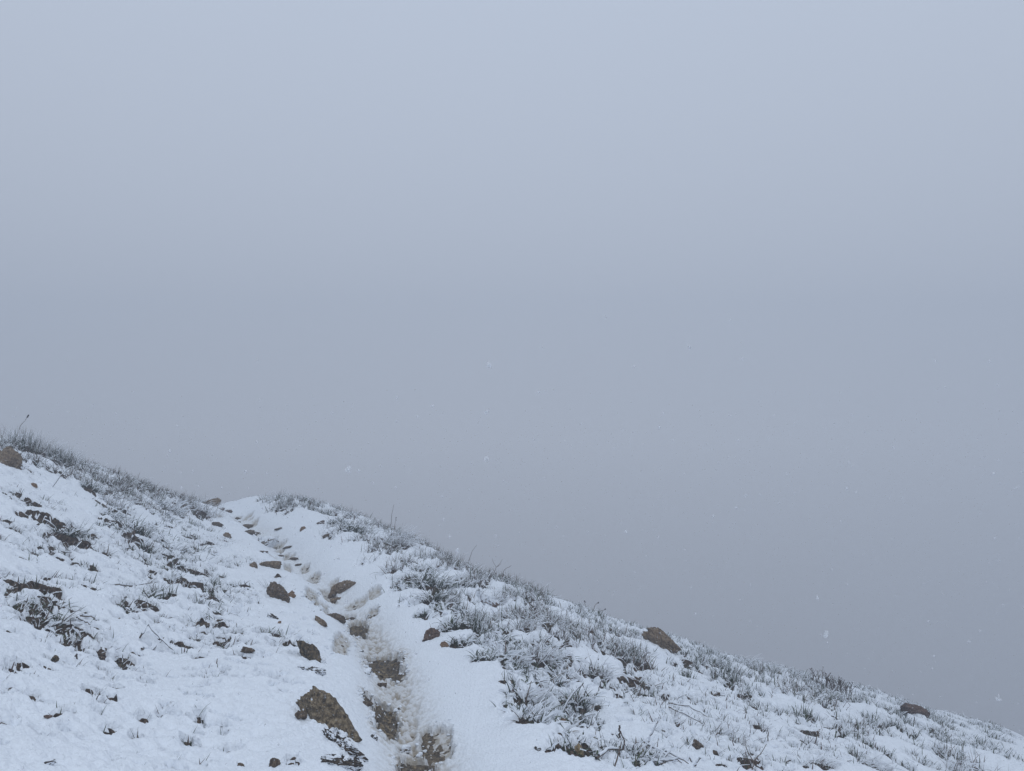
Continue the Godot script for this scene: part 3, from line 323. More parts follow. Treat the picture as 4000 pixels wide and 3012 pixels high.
const SHRUB := [2.364, 5.54, 0.266, 0.171]

const FINE_LEFT := -7.6
const FINE_RIGHT := 7.8
const FINE_NEAR := 1.7
const FINE_FAR := 11.4

var xs := PackedFloat32Array()      # grid lines of the hill
var ds := PackedFloat32Array()
var nx := 0
var nd := 0
var soil := PackedFloat32Array()    # height of the earth
var thick := PackedFloat32Array()   # thickness of the snow, negative where bare
var dirt := PackedFloat32Array()    # mud trodden into the snow
var grassy := PackedFloat32Array()
var rng := RandomNumberGenerator.new()
var fine := FastNoiseLite.new()
var mid := FastNoiseLite.new()
var broad := FastNoiseLite.new()
var M := {}
var names := {}


func _ready() -> void:
	rng.seed = 77
	# camera
	var cam := Camera3D.new()
	cam.name = "camera"
	cam.fov = 56.0
	cam.far = 400.0
	cam.near = 0.05
	cam.position = Vector3(0, 1.4, 0)
	cam.rotation_degrees.x = 4.5
	add_child(cam)
	cam.current = true
	# overcast sky inside a snow cloud: brightest overhead, grey towards the valley
	var env := Environment.new()
	var sky := Sky.new()
	var sm := ProceduralSkyMaterial.new()
	sm.sky_top_color = Color(0.765, 0.825, 0.91)
	sm.sky_horizon_color = Color(0.69, 0.72, 0.775)
	sm.sky_curve = 1.05
	sm.ground_horizon_color = Color(0.69, 0.72, 0.775)
	sm.ground_bottom_color = Color(0.57, 0.595, 0.645)
	sm.ground_curve = 0.17
	sky.sky_material = sm
	env.background_mode = Environment.BG_SKY
	env.sky = sky
	env.tonemap_mode = Environment.TONE_MAPPER_LINEAR
	env.tonemap_exposure = 1.14
	env.fog_enabled = true
	env.fog_mode = Environment.FOG_MODE_EXPONENTIAL
	env.fog_density = 0.036
	env.fog_light_color = Color(0.90, 0.94, 1.0)
	env.sdfgi_enabled = true
	env.ssao_enabled = true
	env.ssil_enabled = true
	var we := WorldEnvironment.new()
	we.name = "surroundings"
	we.environment = env
	add_child(we)
	# the veiled sun: hardly a direction left
	var sun := DirectionalLight3D.new()
	sun.name = "veiled_sun"
	sun.light_energy = 0.42
	sun.light_angular_distance = 60.0
	sun.light_color = Color(0.90, 0.945, 1.0)
	sun.shadow_enabled = true
	sun.rotation_degrees = Vector3(-68, 25, 0)
	add_child(sun)

	fine.noise_type = FastNoiseLite.TYPE_SIMPLEX_SMOOTH
	fine.seed = 5
	fine.frequency = 1.0
	fine.fractal_type = FastNoiseLite.FRACTAL_NONE
	mid.noise_type = FastNoiseLite.TYPE_SIMPLEX_SMOOTH
	mid.seed = 11
	mid.frequency = 1.0
	mid.fractal_type = FastNoiseLite.FRACTAL_FBM
	mid.fractal_octaves = 3
	broad.noise_type = FastNoiseLite.TYPE_SIMPLEX_SMOOTH
	broad.seed = 23
	broad.frequency = 1.0
	broad.fractal_type = FastNoiseLite.FRACTAL_NONE
	make_materials()
	shape_hill()
	var spots := scatter_grass()
	stamp_all(spots)
	build_hill()
	build_path()
	build_rocks()
	build_tussocks()
	build_stems()
	build_grass(spots)
	build_falling_snow()


# ---------------------------------------------------------------- helpers

func numbered(called: String) -> String:
	names[called] = names.get(called, -1) + 1
	return called if names[called] == 0 else "%s_%03d" % [called, names[called]]


func tag(o: Node, label: String, category: String, group := "", kind := "") -> void:
	if label:
		o.set_meta("label", label)
	if category:
		o.set_meta("category", category)
	if group:
		o.set_meta("group", group)
	if kind:
		o.set_meta("kind", kind)


func part(called: String, mesh: Mesh, material: Material, parent: Node) -> MeshInstance3D:
	var o := MeshInstance3D.new()
	o.name = called
	o.mesh = mesh
	if material:
		o.material_override = material
	parent.add_child(o, true)
	return o


func noise_image(size: int, freq: float, octaves: int, sd: int, ramp: Gradient) -> ImageTexture:
	var n := FastNoiseLite.new()
	n.seed = sd
	n.frequency = freq
	n.noise_type = FastNoiseLite.TYPE_SIMPLEX_SMOOTH
	n.fractal_octaves = octaves
	var im := n.get_seamless_image(size, size)
	if ramp:
		var c := Image.create(size, size, false, Image.FORMAT_RGB8)
		for y in size:
			for x in size:
				c.set_pixel(x, y, ramp.sample(clampf((im.get_pixel(x, y).r - 0.5) * 1.7 + 0.5, 0.0, 1.0)))
		im = c
	return ImageTexture.create_from_image(im)


func ramp(stops: Array) -> Gradient:
	var g := Gradient.new()
	var at := PackedFloat32Array()
	var cs := PackedColorArray()
	for s in stops:
		at.append(s[0])
		cs.append(Color(s[1], s[2], s[3]).linear_to_srgb())
	g.offsets = at
	g.colors = cs
	return g


func make_materials() -> void:
	var grain := noise_image(512, 0.045, 4, 3, null)
	var coarse := noise_image(512, 0.02, 5, 9, null)
	var m := StandardMaterial3D.new()
	m.albedo_color = Color(1, 1, 1)
	m.vertex_color_use_as_albedo = true
	m.roughness = 0.95
	m.metallic_specular = 0.25
	m.uv1_triplanar = true
	m.uv1_world_triplanar = true
	m.uv1_scale = Vector3(2.6, 2.6, 2.6)
	m.heightmap_enabled = true
	m.heightmap_texture = grain
	m.heightmap_scale = 0.7
	M.snow = m
	m = StandardMaterial3D.new()
	m.albedo_texture = noise_image(512, 0.02, 5, 21, ramp([[0.0, 0.018, 0.013, 0.010], [0.4, 0.048, 0.033, 0.024], [0.62, 0.09, 0.06, 0.042], [1.0, 0.16, 0.115, 0.08]]))
	m.roughness = 0.95
	m.metallic_specular = 0.2
	m.uv1_triplanar = true
	m.uv1_world_triplanar = true
	m.uv1_scale = Vector3(4, 4, 4)
	m.heightmap_enabled = true
	m.heightmap_texture = coarse
	m.heightmap_scale = 1.6
	M.soil = m
	m = StandardMaterial3D.new()
	m.albedo_texture = noise_image(512, 0.018, 5, 31, ramp([[0.0, 0.022, 0.014, 0.008], [0.35, 0.075, 0.05, 0.026], [0.55, 0.17, 0.118, 0.064], [0.72, 0.10, 0.07, 0.04], [1.0, 0.28, 0.21, 0.13]]))
	m.roughness = 0.55
	m.metallic_specular = 0.5
	m.uv1_triplanar = true
	m.uv1_world_triplanar = true
	m.uv1_scale = Vector3(5, 5, 5)
	m.heightmap_enabled = true
	m.heightmap_texture = coarse
	m.heightmap_scale = 1.0
	M.mud = m
	m = m.duplicate()
	m.albedo_texture = noise_image(256, 0.03, 5, 33, ramp([[0.0, 0.10, 0.07, 0.038], [0.5, 0.24, 0.175, 0.10], [1.0, 0.40, 0.32, 0.21]]))
	m.roughness = 0.8
	M.ridge = m
	m = m.duplicate()
	m.albedo_texture = noise_image(256, 0.03, 5, 35, ramp([[0.0, 0.02, 0.013, 0.008], [0.5, 0.08, 0.054, 0.029], [1.0, 0.2, 0.145, 0.083]]))
	m.roughness = 0.35
	M.wet = m
	# rock: mottled stone with lichen and caught snow grains
	var tones := {
		"tan": [[0.0, 0.076, 0.050, 0.034], [0.4, 0.184, 0.125, 0.081], [0.6, 0.248, 0.175, 0.117], [1.0, 0.356, 0.270, 0.180]],
		"brown": [[0.0, 0.049, 0.034, 0.024], [0.4, 0.108, 0.076, 0.052], [0.62, 0.162, 0.115, 0.077], [1.0, 0.259, 0.190, 0.131]],
		"orange": [[0.0, 0.097, 0.050, 0.027], [0.4, 0.205, 0.115, 0.063], [0.62, 0.270, 0.160, 0.090], [1.0, 0.356, 0.240, 0.153]],
		"red": [[0.0, 0.054, 0.033, 0.027], [0.4, 0.130, 0.078, 0.059], [0.62, 0.178, 0.110, 0.086], [1.0, 0.270, 0.190, 0.149]],
		"grey": [[0.0, 0.065, 0.052, 0.041], [0.4, 0.130, 0.105, 0.081], [0.62, 0.184, 0.150, 0.113], [1.0, 0.281, 0.230, 0.180]],
		"yellow": [[0.0, 0.086, 0.055, 0.023], [0.4, 0.238, 0.165, 0.081], [0.62, 0.313, 0.225, 0.117], [1.0, 0.389, 0.300, 0.180]],
		"mossy": [[0.0, 0.022, 0.017, 0.011], [0.42, 0.054, 0.043, 0.027], [0.6, 0.119, 0.085, 0.050], [1.0, 0.302, 0.220, 0.135]],
		"lichen": [[0.0, 0.043, 0.032, 0.022], [0.4, 0.130, 0.095, 0.059], [0.58, 0.216, 0.160, 0.099], [0.75, 0.292, 0.220, 0.140], [1.0, 0.389, 0.310, 0.207]],
		"earth": [[0.0, 0.015, 0.011, 0.008], [0.4, 0.043, 0.029, 0.020], [0.62, 0.081, 0.054, 0.036], [1.0, 0.162, 0.120, 0.081]],
	}
	var k := 40
	for t in tones:
		k += 1
		m = StandardMaterial3D.new()
		m.albedo_texture = speckled(tones[t], k)
		m.roughness = 0.85
		m.metallic_specular = 0.35
		m.uv1_triplanar = true
		m.uv1_scale = Vector3(8, 8, 8)
		m.heightmap_enabled = true
		m.heightmap_texture = coarse
		m.heightmap_scale = 1.4 if t != "earth" else 2.2
		M[t] = m
	m = StandardMaterial3D.new()
	m.vertex_color_use_as_albedo = true
	m.roughness = 0.8
	m.metallic_specular = 0.3
	M.blade = m
	m = StandardMaterial3D.new()
	m.albedo_color = Color(0.97, 0.98, 1.0)
	m.roughness = 1.0
	m.metallic_specular = 0.2
	m.backlight_enabled = true
	m.backlight = Color(1, 1, 1)
	m.transparency = BaseMaterial3D.TRANSPARENCY_ALPHA
	m.albedo_color.a = 0.4
	M.flake = m


func speckled(stops: Array, sd: int) -> ImageTexture:
	var size := 256
	var n := FastNoiseLite.new()
	n.seed = sd
	n.frequency = 0.022
	n.fractal_octaves = 6
	n.fractal_gain = 0.62
	n.noise_type = FastNoiseLite.TYPE_SIMPLEX_SMOOTH
	var im := n.get_seamless_image(size, size)
	var g := ramp(stops)
	var c := Image.create(size, size, false, Image.FORMAT_RGB8)
	for y in size:
		for x in size:
			c.set_pixel(x, y, g.sample(clampf((im.get_pixel(x, y).r - 0.5) * 1.9 + 0.5, 0.0, 1.0)))
	var r := RandomNumberGenerator.new()
	r.seed = sd
	for i in 26:     # snow grains that stuck to the stone
		var px := r.randi_range(2, size - 12)
		var py := r.randi_range(2, size - 12)
		var w := r.randi_range(2, 6)
		c.fill_rect(Rect2i(px + 1, py, w, w + 1), Color(0.86, 0.88, 0.92))
		c.fill_rect(Rect2i(px, py + 1, w + 2, w - 1), Color(0.86, 0.88, 0.92))
	return ImageTexture.create_from_image(c)


# ---------------------------------------------------------------- the hill

func plate(x: float, d: float) -> float:
	var o: float = HILL_PLANE[0] + HILL_PLANE[1] * x + HILL_PLANE[2] * d
	for c in HILL:
		var r2: float = (x - c[0]) * (x - c[0]) + (d - c[1]) * (d - c[1])
		if r2 > 1e-9:
			o += c[2] * 0.5 * r2 * log(r2)
	return o


func axis(lo: float, hi: float, centre: float, flat: float, step: float, grow: float, ends: Array) -> PackedFloat32Array:
	var a := PackedFloat32Array()
	var v := lo
	while v < hi:
		a.append(v)
		v += step + grow * maxf(0.0, absf(v - centre) - flat)
	a.append(hi)
	var low := []
	var s := 0.05
	v = lo - s
	while v > ends[0]:
		low.append(v)
		s *= 1.28
		v -= s
	low.reverse()
	var r := PackedFloat32Array(low)
	r.append_array(a)
	s = 0.05
	v = hi + s
	while v < ends[1]:
		r.append(v)
		s *= 1.28
		v += s
	return r


func path_x(d: float) -> float:
	var n := PATH_LINE.size()
	if d <= PATH_LINE[0].y:
		return PATH_LINE[0].x
	for i in n - 1:
		if d < PATH_LINE[i + 1].y:
			var t: float = (d - PATH_LINE[i].y) / (PATH_LINE[i + 1].y - PATH_LINE[i].y)
			var p0: float = PATH_LINE[maxi(i - 1, 0)].x
			var p3: float = PATH_LINE[mini(i + 2, n - 1)].x
			return lerpf(lerpf(PATH_LINE[i].x, PATH_LINE[i + 1].x, t), cubic_interpolate(PATH_LINE[i].x, PATH_LINE[i + 1].x, p0, p3, t), 0.6)
	return PATH_LINE[n - 1].x - 0.5 * (d - PATH_LINE[n - 1].y)


func shape_hill() -> void:
	xs = axis(FINE_LEFT, FINE_RIGHT, -0.5, 0.75, 0.0072, 0.0036, [-13.0, 16.0])
	ds = axis(FINE_NEAR, FINE_FAR, 3.3, 1.1, 0.0082, 0.0026, [-5.0, 18.0])
	nx = xs.size()
	nd = ds.size()
	var n := nx * nd
	soil.resize(n)
	thick.resize(n)
	dirt.resize(n)
	grassy.resize(n)
	# the broad shape: sampled every 0.25 m, then smooth curves between
	var cs := 0.25
	var cx0 := FINE_LEFT - 0.75
	var cd0 := FINE_NEAR - 0.75
	var cnx := int((FINE_RIGHT - FINE_LEFT + 1.5) / cs) + 2
	var cnd := int((FINE_FAR - FINE_NEAR + 1.5) / cs) + 2
	var rows := []
	for j in cnd:
		var c := PackedFloat32Array()
		c.resize(cnx)
		for i in cnx:
			c[i] = plate(cx0 + i * cs, cd0 + j * cs)
		var row := PackedFloat32Array()
		row.resize(nx)
		for i in nx:
			var x := xs[i]
			if x >= FINE_LEFT and x <= FINE_RIGHT:
				var q := (x - cx0) / cs
				var k := int(q)
				row[i] = cubic_interpolate(c[k], c[k + 1], c[k - 1], c[k + 2], q - k)
		rows.append(row)
	for j in nd:
		var d := ds[j]
		var px := path_x(d)
		var inside_d := d >= FINE_NEAR and d <= FINE_FAR
		var q := (d - cd0) / cs
		var k := int(q)
		var r0: PackedFloat32Array
		var r1: PackedFloat32Array
		var r2: PackedFloat32Array
		var r3: PackedFloat32Array
		if inside_d:
			r0 = rows[k - 1]
			r1 = rows[k]
			r2 = rows[k + 1]
			r3 = rows[k + 2]
		for i in nx:
			var x := xs[i]
			var at := j * nx + i
			var h: float
			var off := x - px
			if inside_d and x >= FINE_LEFT and x <= FINE_RIGHT:
				h = cubic_interpolate(r1[i], r2[i], r0[i], r3[i], q - k)
			else:
				h = plate(x, d)
			var groove := 0.125 * exp(-(off / 0.21) * (off / 0.21)) - 0.055 * exp(-pow((off - 0.55) / 0.2, 2.0)) * (1.0 - smoothstep(9.0, 10.0, d))
			# calm = how far the trail and its smooth drifted right bank even things out
			var calm := smoothstep(-0.45, -0.1, off) * (1.0 - smoothstep(0.3, 0.75, off)) if d > 0.0 and d < 12.0 else 0.0
			h -= groove
			var lump := 0.03 * broad.get_noise_2d(x * 1.3, d * 1.3)
			var low := mid.get_noise_2d(x * 3.6, d * 3.6)
			soil[at] = h + lump * (1.0 - 0.6 * calm) + 0.022 * low * (1.0 - 0.75 * calm)
			var t := 0.034 + 0.010 * broad.get_noise_2d(x * 2.2 + 40.0, d * 2.2) + 0.0105 * fine.get_noise_2d(x * 13.0, d * 13.0) * (1.0 - 0.85 * calm) * (0.65 + 0.9 * broad.get_noise_2d(x * 0.9, d * 0.9 + 80.0))
			t += 0.0042 * fine.get_noise_2d(x * 38.0 + 9.0, d * 38.0) * (1.0 - 0.7 * calm)
			t -= 0.010 * low * (1.0 - calm)
			thick[at] = t


func index_of(a: PackedFloat32Array, v: float) -> int:
	return clampi(a.bsearch(v) - 1, 0, a.size() - 2)


func sample(a: PackedFloat32Array, x: float, d: float) -> float:
	var i := index_of(xs, x)
	var j := index_of(ds, d)
	var u := clampf((x - xs[i]) / (xs[i + 1] - xs[i]), 0.0, 1.0)
	var v := clampf((d - ds[j]) / (ds[j + 1] - ds[j]), 0.0, 1.0)
	var at := j * nx + i
	return lerpf(lerpf(a[at], a[at + 1], u), lerpf(a[at + nx], a[at + nx + 1], u), v)


func earth_y(x: float, d: float) -> float:
	return sample(soil, x, d)


func top_y(x: float, d: float) -> float:
	return sample(soil, x, d) + maxf(sample(thick, x, d), 0.0)


func slope_normal(x: float, d: float) -> Vector3:
	var e := 0.12
	var gx := (earth_y(x + e, d) - earth_y(x - e, d)) / (2.0 * e)
	var gd := (earth_y(x, d + e) - earth_y(x, d - e)) / (2.0 * e)
	return Vector3(-gx, 1.0, gd).normalized()


func scatter_grass() -> Array:
	# every clump of grass: x, depth, kind, size
	var out := []
	for b in GRASS:
		for k in b[4]:
			var a := rng.randf() * TAU
			var r := sqrt(rng.randf())
			var x: float = b[0] + cos(a) * r * b[2]
			var d: float = b[1] + sin(a) * r * b[3]
			var off := x - path_x(d)
			if off > -0.3 and off < 0.34 + 0.12 * broad.get_noise_2d(d * 3.0, 7.0):
				continue
			# grass grows in patches, not evenly
			if b[5] != "t" and broad.get_noise_2d(x * 3.1, d * 3.1 + 30.0) < -0.22 + 0.4 * rng.randf():
				continue
			var hidden := false
			for t in TUSSOCKS:
				if (t[4] == "dark" or t[4] == "litter") and absf(x - t[0]) < t[2] * 0.5 and absf(d - t[1] + 0.1 * t[2]) < t[2] * 0.5:
					hidden = true
					break
			for st in ROCKS:     # stones stand clear of the grass on their open side
				if st[4] > 0.05 and absf(x - st[0]) < st[4] * 1.0 and d > st[1] - 4.5 * st[5] - 0.12 and d < st[1] + st[6]:
					hidden = rng.randf() < (0.93 if st[1] < 5.0 else 0.8)
			if not hidden:
				out.append([x, d, b[5], rng.randf_range(0.55, 1.05)])
	return out


func stamp_scarp(cx: float, cd: float, a: float, h: float, sd: float) -> void:
	# a little step of bare earth that faces down the trail; the snow thins out at its foot and ends at its brow
	var high := h * 0.5 + 0.010
	var b := maxf(0.55 * h, 0.014)
	var i0 := index_of(xs, cx - a * 1.35)
	var i1 := index_of(xs, cx + a * 1.35)
	var j0 := index_of(ds, cd - b * 3.2)
	var j1 := index_of(ds, cd + b * 5.0)
	for j in range(j0, j1 + 2):
		for i in range(i0, i1 + 2):
			var x := xs[i]
			var d := ds[j]
			var u := (x - cx) / a
			var wob := mid.get_noise_2d(x * 11.0 + sd, d * 11.0)
			var v := (d - cd) / b + wob * 0.9 + 0.25 * u * u + 0.35 * fine.get_noise_2d(x * 45.0, d * 45.0 + sd)
			var w := 1.0 - u * u * 0.9 + wob * 0.6
			if w <= 0.0:
				continue
			w = smoothstep(0.0, 0.5, w)
			var at := j * nx + i
			soil[at] += high * w * smoothstep(-0.35, 0.9, v) * (1.0 - smoothstep(1.0, 4.8, v))
			var thin := smoothstep(-2.8, -0.4, v) * (1.0 - smoothstep(0.8, 3.4, v))
			thick[at] *= 1.0 - 0.72 * thin * w
			var crumbs := smoothstep(-0.45, 0.05, fine.get_noise_2d(x * 36.0 + sd, d * 30.0) + 0.35 * wob)
			thick[at] -= 0.055 * w * crumbs * smoothstep(-0.6, -0.25, v) * (1.0 - smoothstep(0.7, 1.0, v))


func stamp_dent(cx: float, cd: float, r: float, deep: float) -> void:
	var i0 := index_of(xs, cx - r)
	var i1 := index_of(xs, cx + r)
	var j0 := index_of(ds, cd - r)
	var j1 := index_of(ds, cd + r)
	for j in range(j0, j1 + 2):
		for i in range(i0, i1 + 2):
			var q := Vector2(xs[i] - cx, ds[j] - cd).length() / r
			if q < 1.0:
				thick[j * nx + i] -= deep * (1.0 - q * q) * (1.0 + 0.8 * fine.get_noise_2d(xs[i] * 31.0, ds[j] * 31.0))


func stamp_grassy(cx: float, cd: float, r: float, most := 0.55) -> void:
	var i0 := index_of(xs, cx - r)
	var i1 := index_of(xs, cx + r)
	var j0 := index_of(ds, cd - r)
	var j1 := index_of(ds, cd + r)
	for j in range(j0, j1 + 2):
		for i in range(i0, i1 + 2):
			var q := Vector2(xs[i] - cx, ds[j] - cd).length() / r
			if q < 1.0:
				var at := j * nx + i
				grassy[at] = minf(1.0, grassy[at] + most * (1.0 - q * q))


func stamp_print(p: Array) -> void:
	var i0 := index_of(xs, p[0] - p[2] * 2.2 - 0.05)
	var i1 := index_of(xs, p[0] + p[2] * 2.2 + 0.05)
	var j0 := index_of(ds, p[1] - p[3] * 1.8 - 0.05)
	var j1 := index_of(ds, p[1] + p[3] * 1.8 + 0.05)
	for j in range(j0, j1 + 2):
		for i in range(i0, i1 + 2):
			var x := xs[i]
			var d := ds[j]
			var at := j * nx + i
			var q := sole(x, d, p)
			var wob := mid.get_noise_2d(x * 14.0, d * 14.0 + 5.0)
			q += 0.24 * wob + 0.1 * fine.get_noise_2d(x * 60.0, d * 45.0)
			var inside := 1.0 - smoothstep(0.94, 1.02, q)
			var stain := (1.0 - smoothstep(0.9, 1.7, q)) * smoothstep(-0.3, 0.3, mid.get_noise_2d(x * 28.0 + 3.0, d * 28.0))
			var rim := smoothstep(0.95, 1.12, q) * (1.0 - smoothstep(1.12, 1.5, q))
			if p[4] == "mud":
				thick[at] += inside * (-0.055 + 0.085 * mid.get_noise_2d(x * 15.0 + 60.0, d * 11.0))
				thick[at] += 0.016 * rim * (0.6 + wob)
				dirt[at] = maxf(dirt[at], 0.8 * stain)
			elif p[4] == "bits":
				thick[at] -= inside * (0.035 + 0.10 * mid.get_noise_2d(x * 17.0, d * 17.0))
				dirt[at] = maxf(dirt[at], 0.6 * stain)
			else:
				var floor_t := 0.010 + 0.002 * sin((d + 0.2 * x) * 260.0) + 0.004 * wob
				thick[at] = lerpf(thick[at], floor_t, inside)
				thick[at] += 0.007 * rim * (0.6 + wob)
				dirt[at] = maxf(dirt[at], inside * (0.46 + 0.34 * smoothstep(-0.05, 0.25, mid.get_noise_2d(x * 30.0, d * 24.0 + 9.0))))


func sole(x: float, d: float, p: Array) -> float:
	# 1 on the outline of a boot sole: round heel and toe, narrow waist; it points along the trail
	var lean := (path_x(p[1] + 0.2) - path_x(p[1] - 0.2)) / 0.4
	var v: float = (d - p[1]) / p[3]
	var u: float = (x - p[0] - lean * (d - p[1]) * 0.5) / p[2]
	var waist := 1.0 - 0.16 * exp(-pow((v + 0.25) / 0.25, 2.0))
	return pow(pow(absf(u) / waist, 3.0) + pow(absf(v), 3.0), 1.0 / 3.0)


func stamp_all(spots: Array) -> void:
	var k := 0.0
	for s in SCARPS:
		k += 3.7
		stamp_scarp(s[0], s[1], s[2], s[3] * 0.72, k)
	for i in 1200:     # smaller faces, everywhere off the trail
		var x := rng.randf_range(-6.0, 6.5)
		var d := rng.randf_range(2.0, 8.0)
		var off := x - path_x(d)
		if off > -0.35 and off < 0.75 or x > 0.0 and rng.randf() < 0.8 or x < 0.0 and d < 3.2 and rng.randf() < 0.75:
			continue
		stamp_scarp(x, d, rng.randf_range(0.010, 0.045), rng.randf_range(0.005, 0.018), k + i * 1.3)
	for s in spots:
		if s[2] == "t":
			stamp_dent(s[0], s[1] - 0.01, rng.randf_range(0.016, 0.036), rng.randf_range(0.03, 0.06) if s[0] < 0.0 else rng.randf_range(0.004, 0.034))
		else:
			stamp_grassy(s[0], s[1], 0.09, 0.3 if s[2] == "s" else 0.55)
	for t in TUSSOCKS:
		stamp_dent(t[0], t[1] - 0.2 * t[2], t[2] * 0.55, 0.09 if t[4] == "dark" else 0.05)
		stamp_grassy(t[0], t[1], t[2] * 0.6)
	for r in ROCKS:   # snow banked up behind a stone, thin in front of it
		stamp_dent(r[0], r[1] - 0.6 * r[6], minf(r[4], r[6] * 1.6) * 1.3, -0.12 * r[5])
		stamp_dent(r[0] - 0.5 * r[4], r[1] + r[6] + 0.5 * r[4], r[4] * 1.2, -0.2 * r[5])
	# among grass the snow lies in small pillows with dark gaps
	for j in nd:
		for i in nx:
			var at := j * nx + i
			var g := grassy[at]
			if g > 0.02:
				var x := xs[i]
				var d := ds[j]
				var n := fine.get_noise_2d(x * 12.0, d * 9.0) + 0.6 * fine.get_noise_2d(x * 30.0, d * 22.0)
				thick[at] += g * (0.046 * n - 0.038)
				soil[at] += g * 0.008
	for p in PRINTS:
		stamp_print(p)
	# slush and mud film trodden over the trail between the prints
	for j in nd:
		var d := ds[j]
		if d < 2.0 or d > 9.4:
			continue
		var px := path_x(d)
		var i0 := index_of(xs, px - 0.3)
		var i1 := index_of(xs, px + 0.3)
		for i in range(i0, i1):
			var x := xs[i]
			var w := exp(-pow((x - px - 0.015) / 0.125, 2.0)) * (1.0 - 0.72 * smoothstep(4.6, 5.6, d)) * (1.0 - smoothstep(8.6, 9.4, d))
			var n := 0.6 * mid.get_noise_2d(x * 11.0, d * 8.0 + 70.0) + 0.6 * fine.get_noise_2d(x * 33.0, d * 25.0)
			var at := j * nx + i
			dirt[at] = maxf(dirt[at], w * (0.36 + 0.5 * smoothstep(-0.1, 0.25, n)))
			thick[at] -= w * (0.016 + 0.026 * clampf(n, -0.4, 0.8))


func sheet(skip: int, snowy: bool) -> ArrayMesh:
	var ax := PackedInt32Array()
	var ad := PackedInt32Array()
	for i in range(0, nx, skip):
		ax.append(i)
	if ax[ax.size() - 1] != nx - 1:
		ax.append(nx - 1)
	for j in range(0, nd, skip):
		ad.append(j)
	if ad[ad.size() - 1] != nd - 1:
		ad.append(nd - 1)
	var w := ax.size()
	var h := ad.size()
	var hs := PackedFloat32Array()
	hs.resize(w * h)
	var v := PackedVector3Array()
	v.resize(w * h)
	var c := PackedColorArray()
	if snowy:
		c.resize(w * h)
	for j in h:
		for i in w:
			var at := ad[j] * nx + ax[i]
			var y := soil[at]
			if snowy:
				y += maxf(thick[at], -0.02)
				var q := dirt[at]
				c[j * w + i] = Color(lerpf(0.855, 0.30, q), lerpf(0.885, 0.235, q), lerpf(0.935, 0.155, q))
			hs[j * w + i] = y
			v[j * w + i] = Vector3(xs[ax[i]], y, -ds[ad[j]])
	var n := PackedVector3Array()
	n.resize(w * h)
	for j in h:
		var ja := maxi(j - 1, 0)
		var jb := mini(j + 1, h - 1)
		var dd := ds[ad[jb]] - ds[ad[ja]]
		for i in w:
			var ia := maxi(i - 1, 0)
			var ib := mini(i + 1, w - 1)
			var gx := (hs[j * w + ib] - hs[j * w + ia]) / (xs[ax[ib]] - xs[ax[ia]])
			var gd := (hs[jb * w + i] - hs[ja * w + i]) / dd
			n[j * w + i] = Vector3(-gx, 1.0, gd).normalized()
	var idx := PackedInt32Array()
	idx.resize((w - 1) * (h - 1) * 6)
	var k := 0
	for j in h - 1:
		for i in w - 1:
			var a := j * w + i
			if skip == 1:
				# earth only where the snow is thin or gone, snow only where there is any
				if snowy:
					if maxf(maxf(thick[a], thick[a + 1]), maxf(thick[a + w], thick[a + w + 1])) < -0.016:
						continue
				elif minf(minf(thick[a], thick[a + 1]), minf(thick[a + w], thick[a + w + 1])) > 0.010:
					continue
			idx[k] = a
			idx[k + 1] = a + w
			idx[k + 2] = a + 1
			idx[k + 3] = a + 1
			idx[k + 4] = a + w
			idx[k + 5] = a + w + 1
			k += 6
	idx.resize(k)
	var arr := []
	arr.resize(Mesh.ARRAY_MAX)
	arr[Mesh.ARRAY_VERTEX] = v
	arr[Mesh.ARRAY_NORMAL] = n
	if snowy:
		arr[Mesh.ARRAY_COLOR] = c
	arr[Mesh.ARRAY_INDEX] = idx
	var m := ArrayMesh.new()
	m.add_surface_from_arrays(Mesh.PRIMITIVE_TRIANGLES, arr)
	return m


func build_hill() -> void:
	var g := part("ground", sheet(1, false), M.soil, self)
	tag(g, "dark earth showing through gaps in the snow on the hillside", "ground", "", "structure")
	var s := part("snow", sheet(1, true), M.snow, self)
	tag(s, "thin fresh snow lying over the whole hillside", "snow", "", "structure")


# ---------------------------------------------------------------- the trail

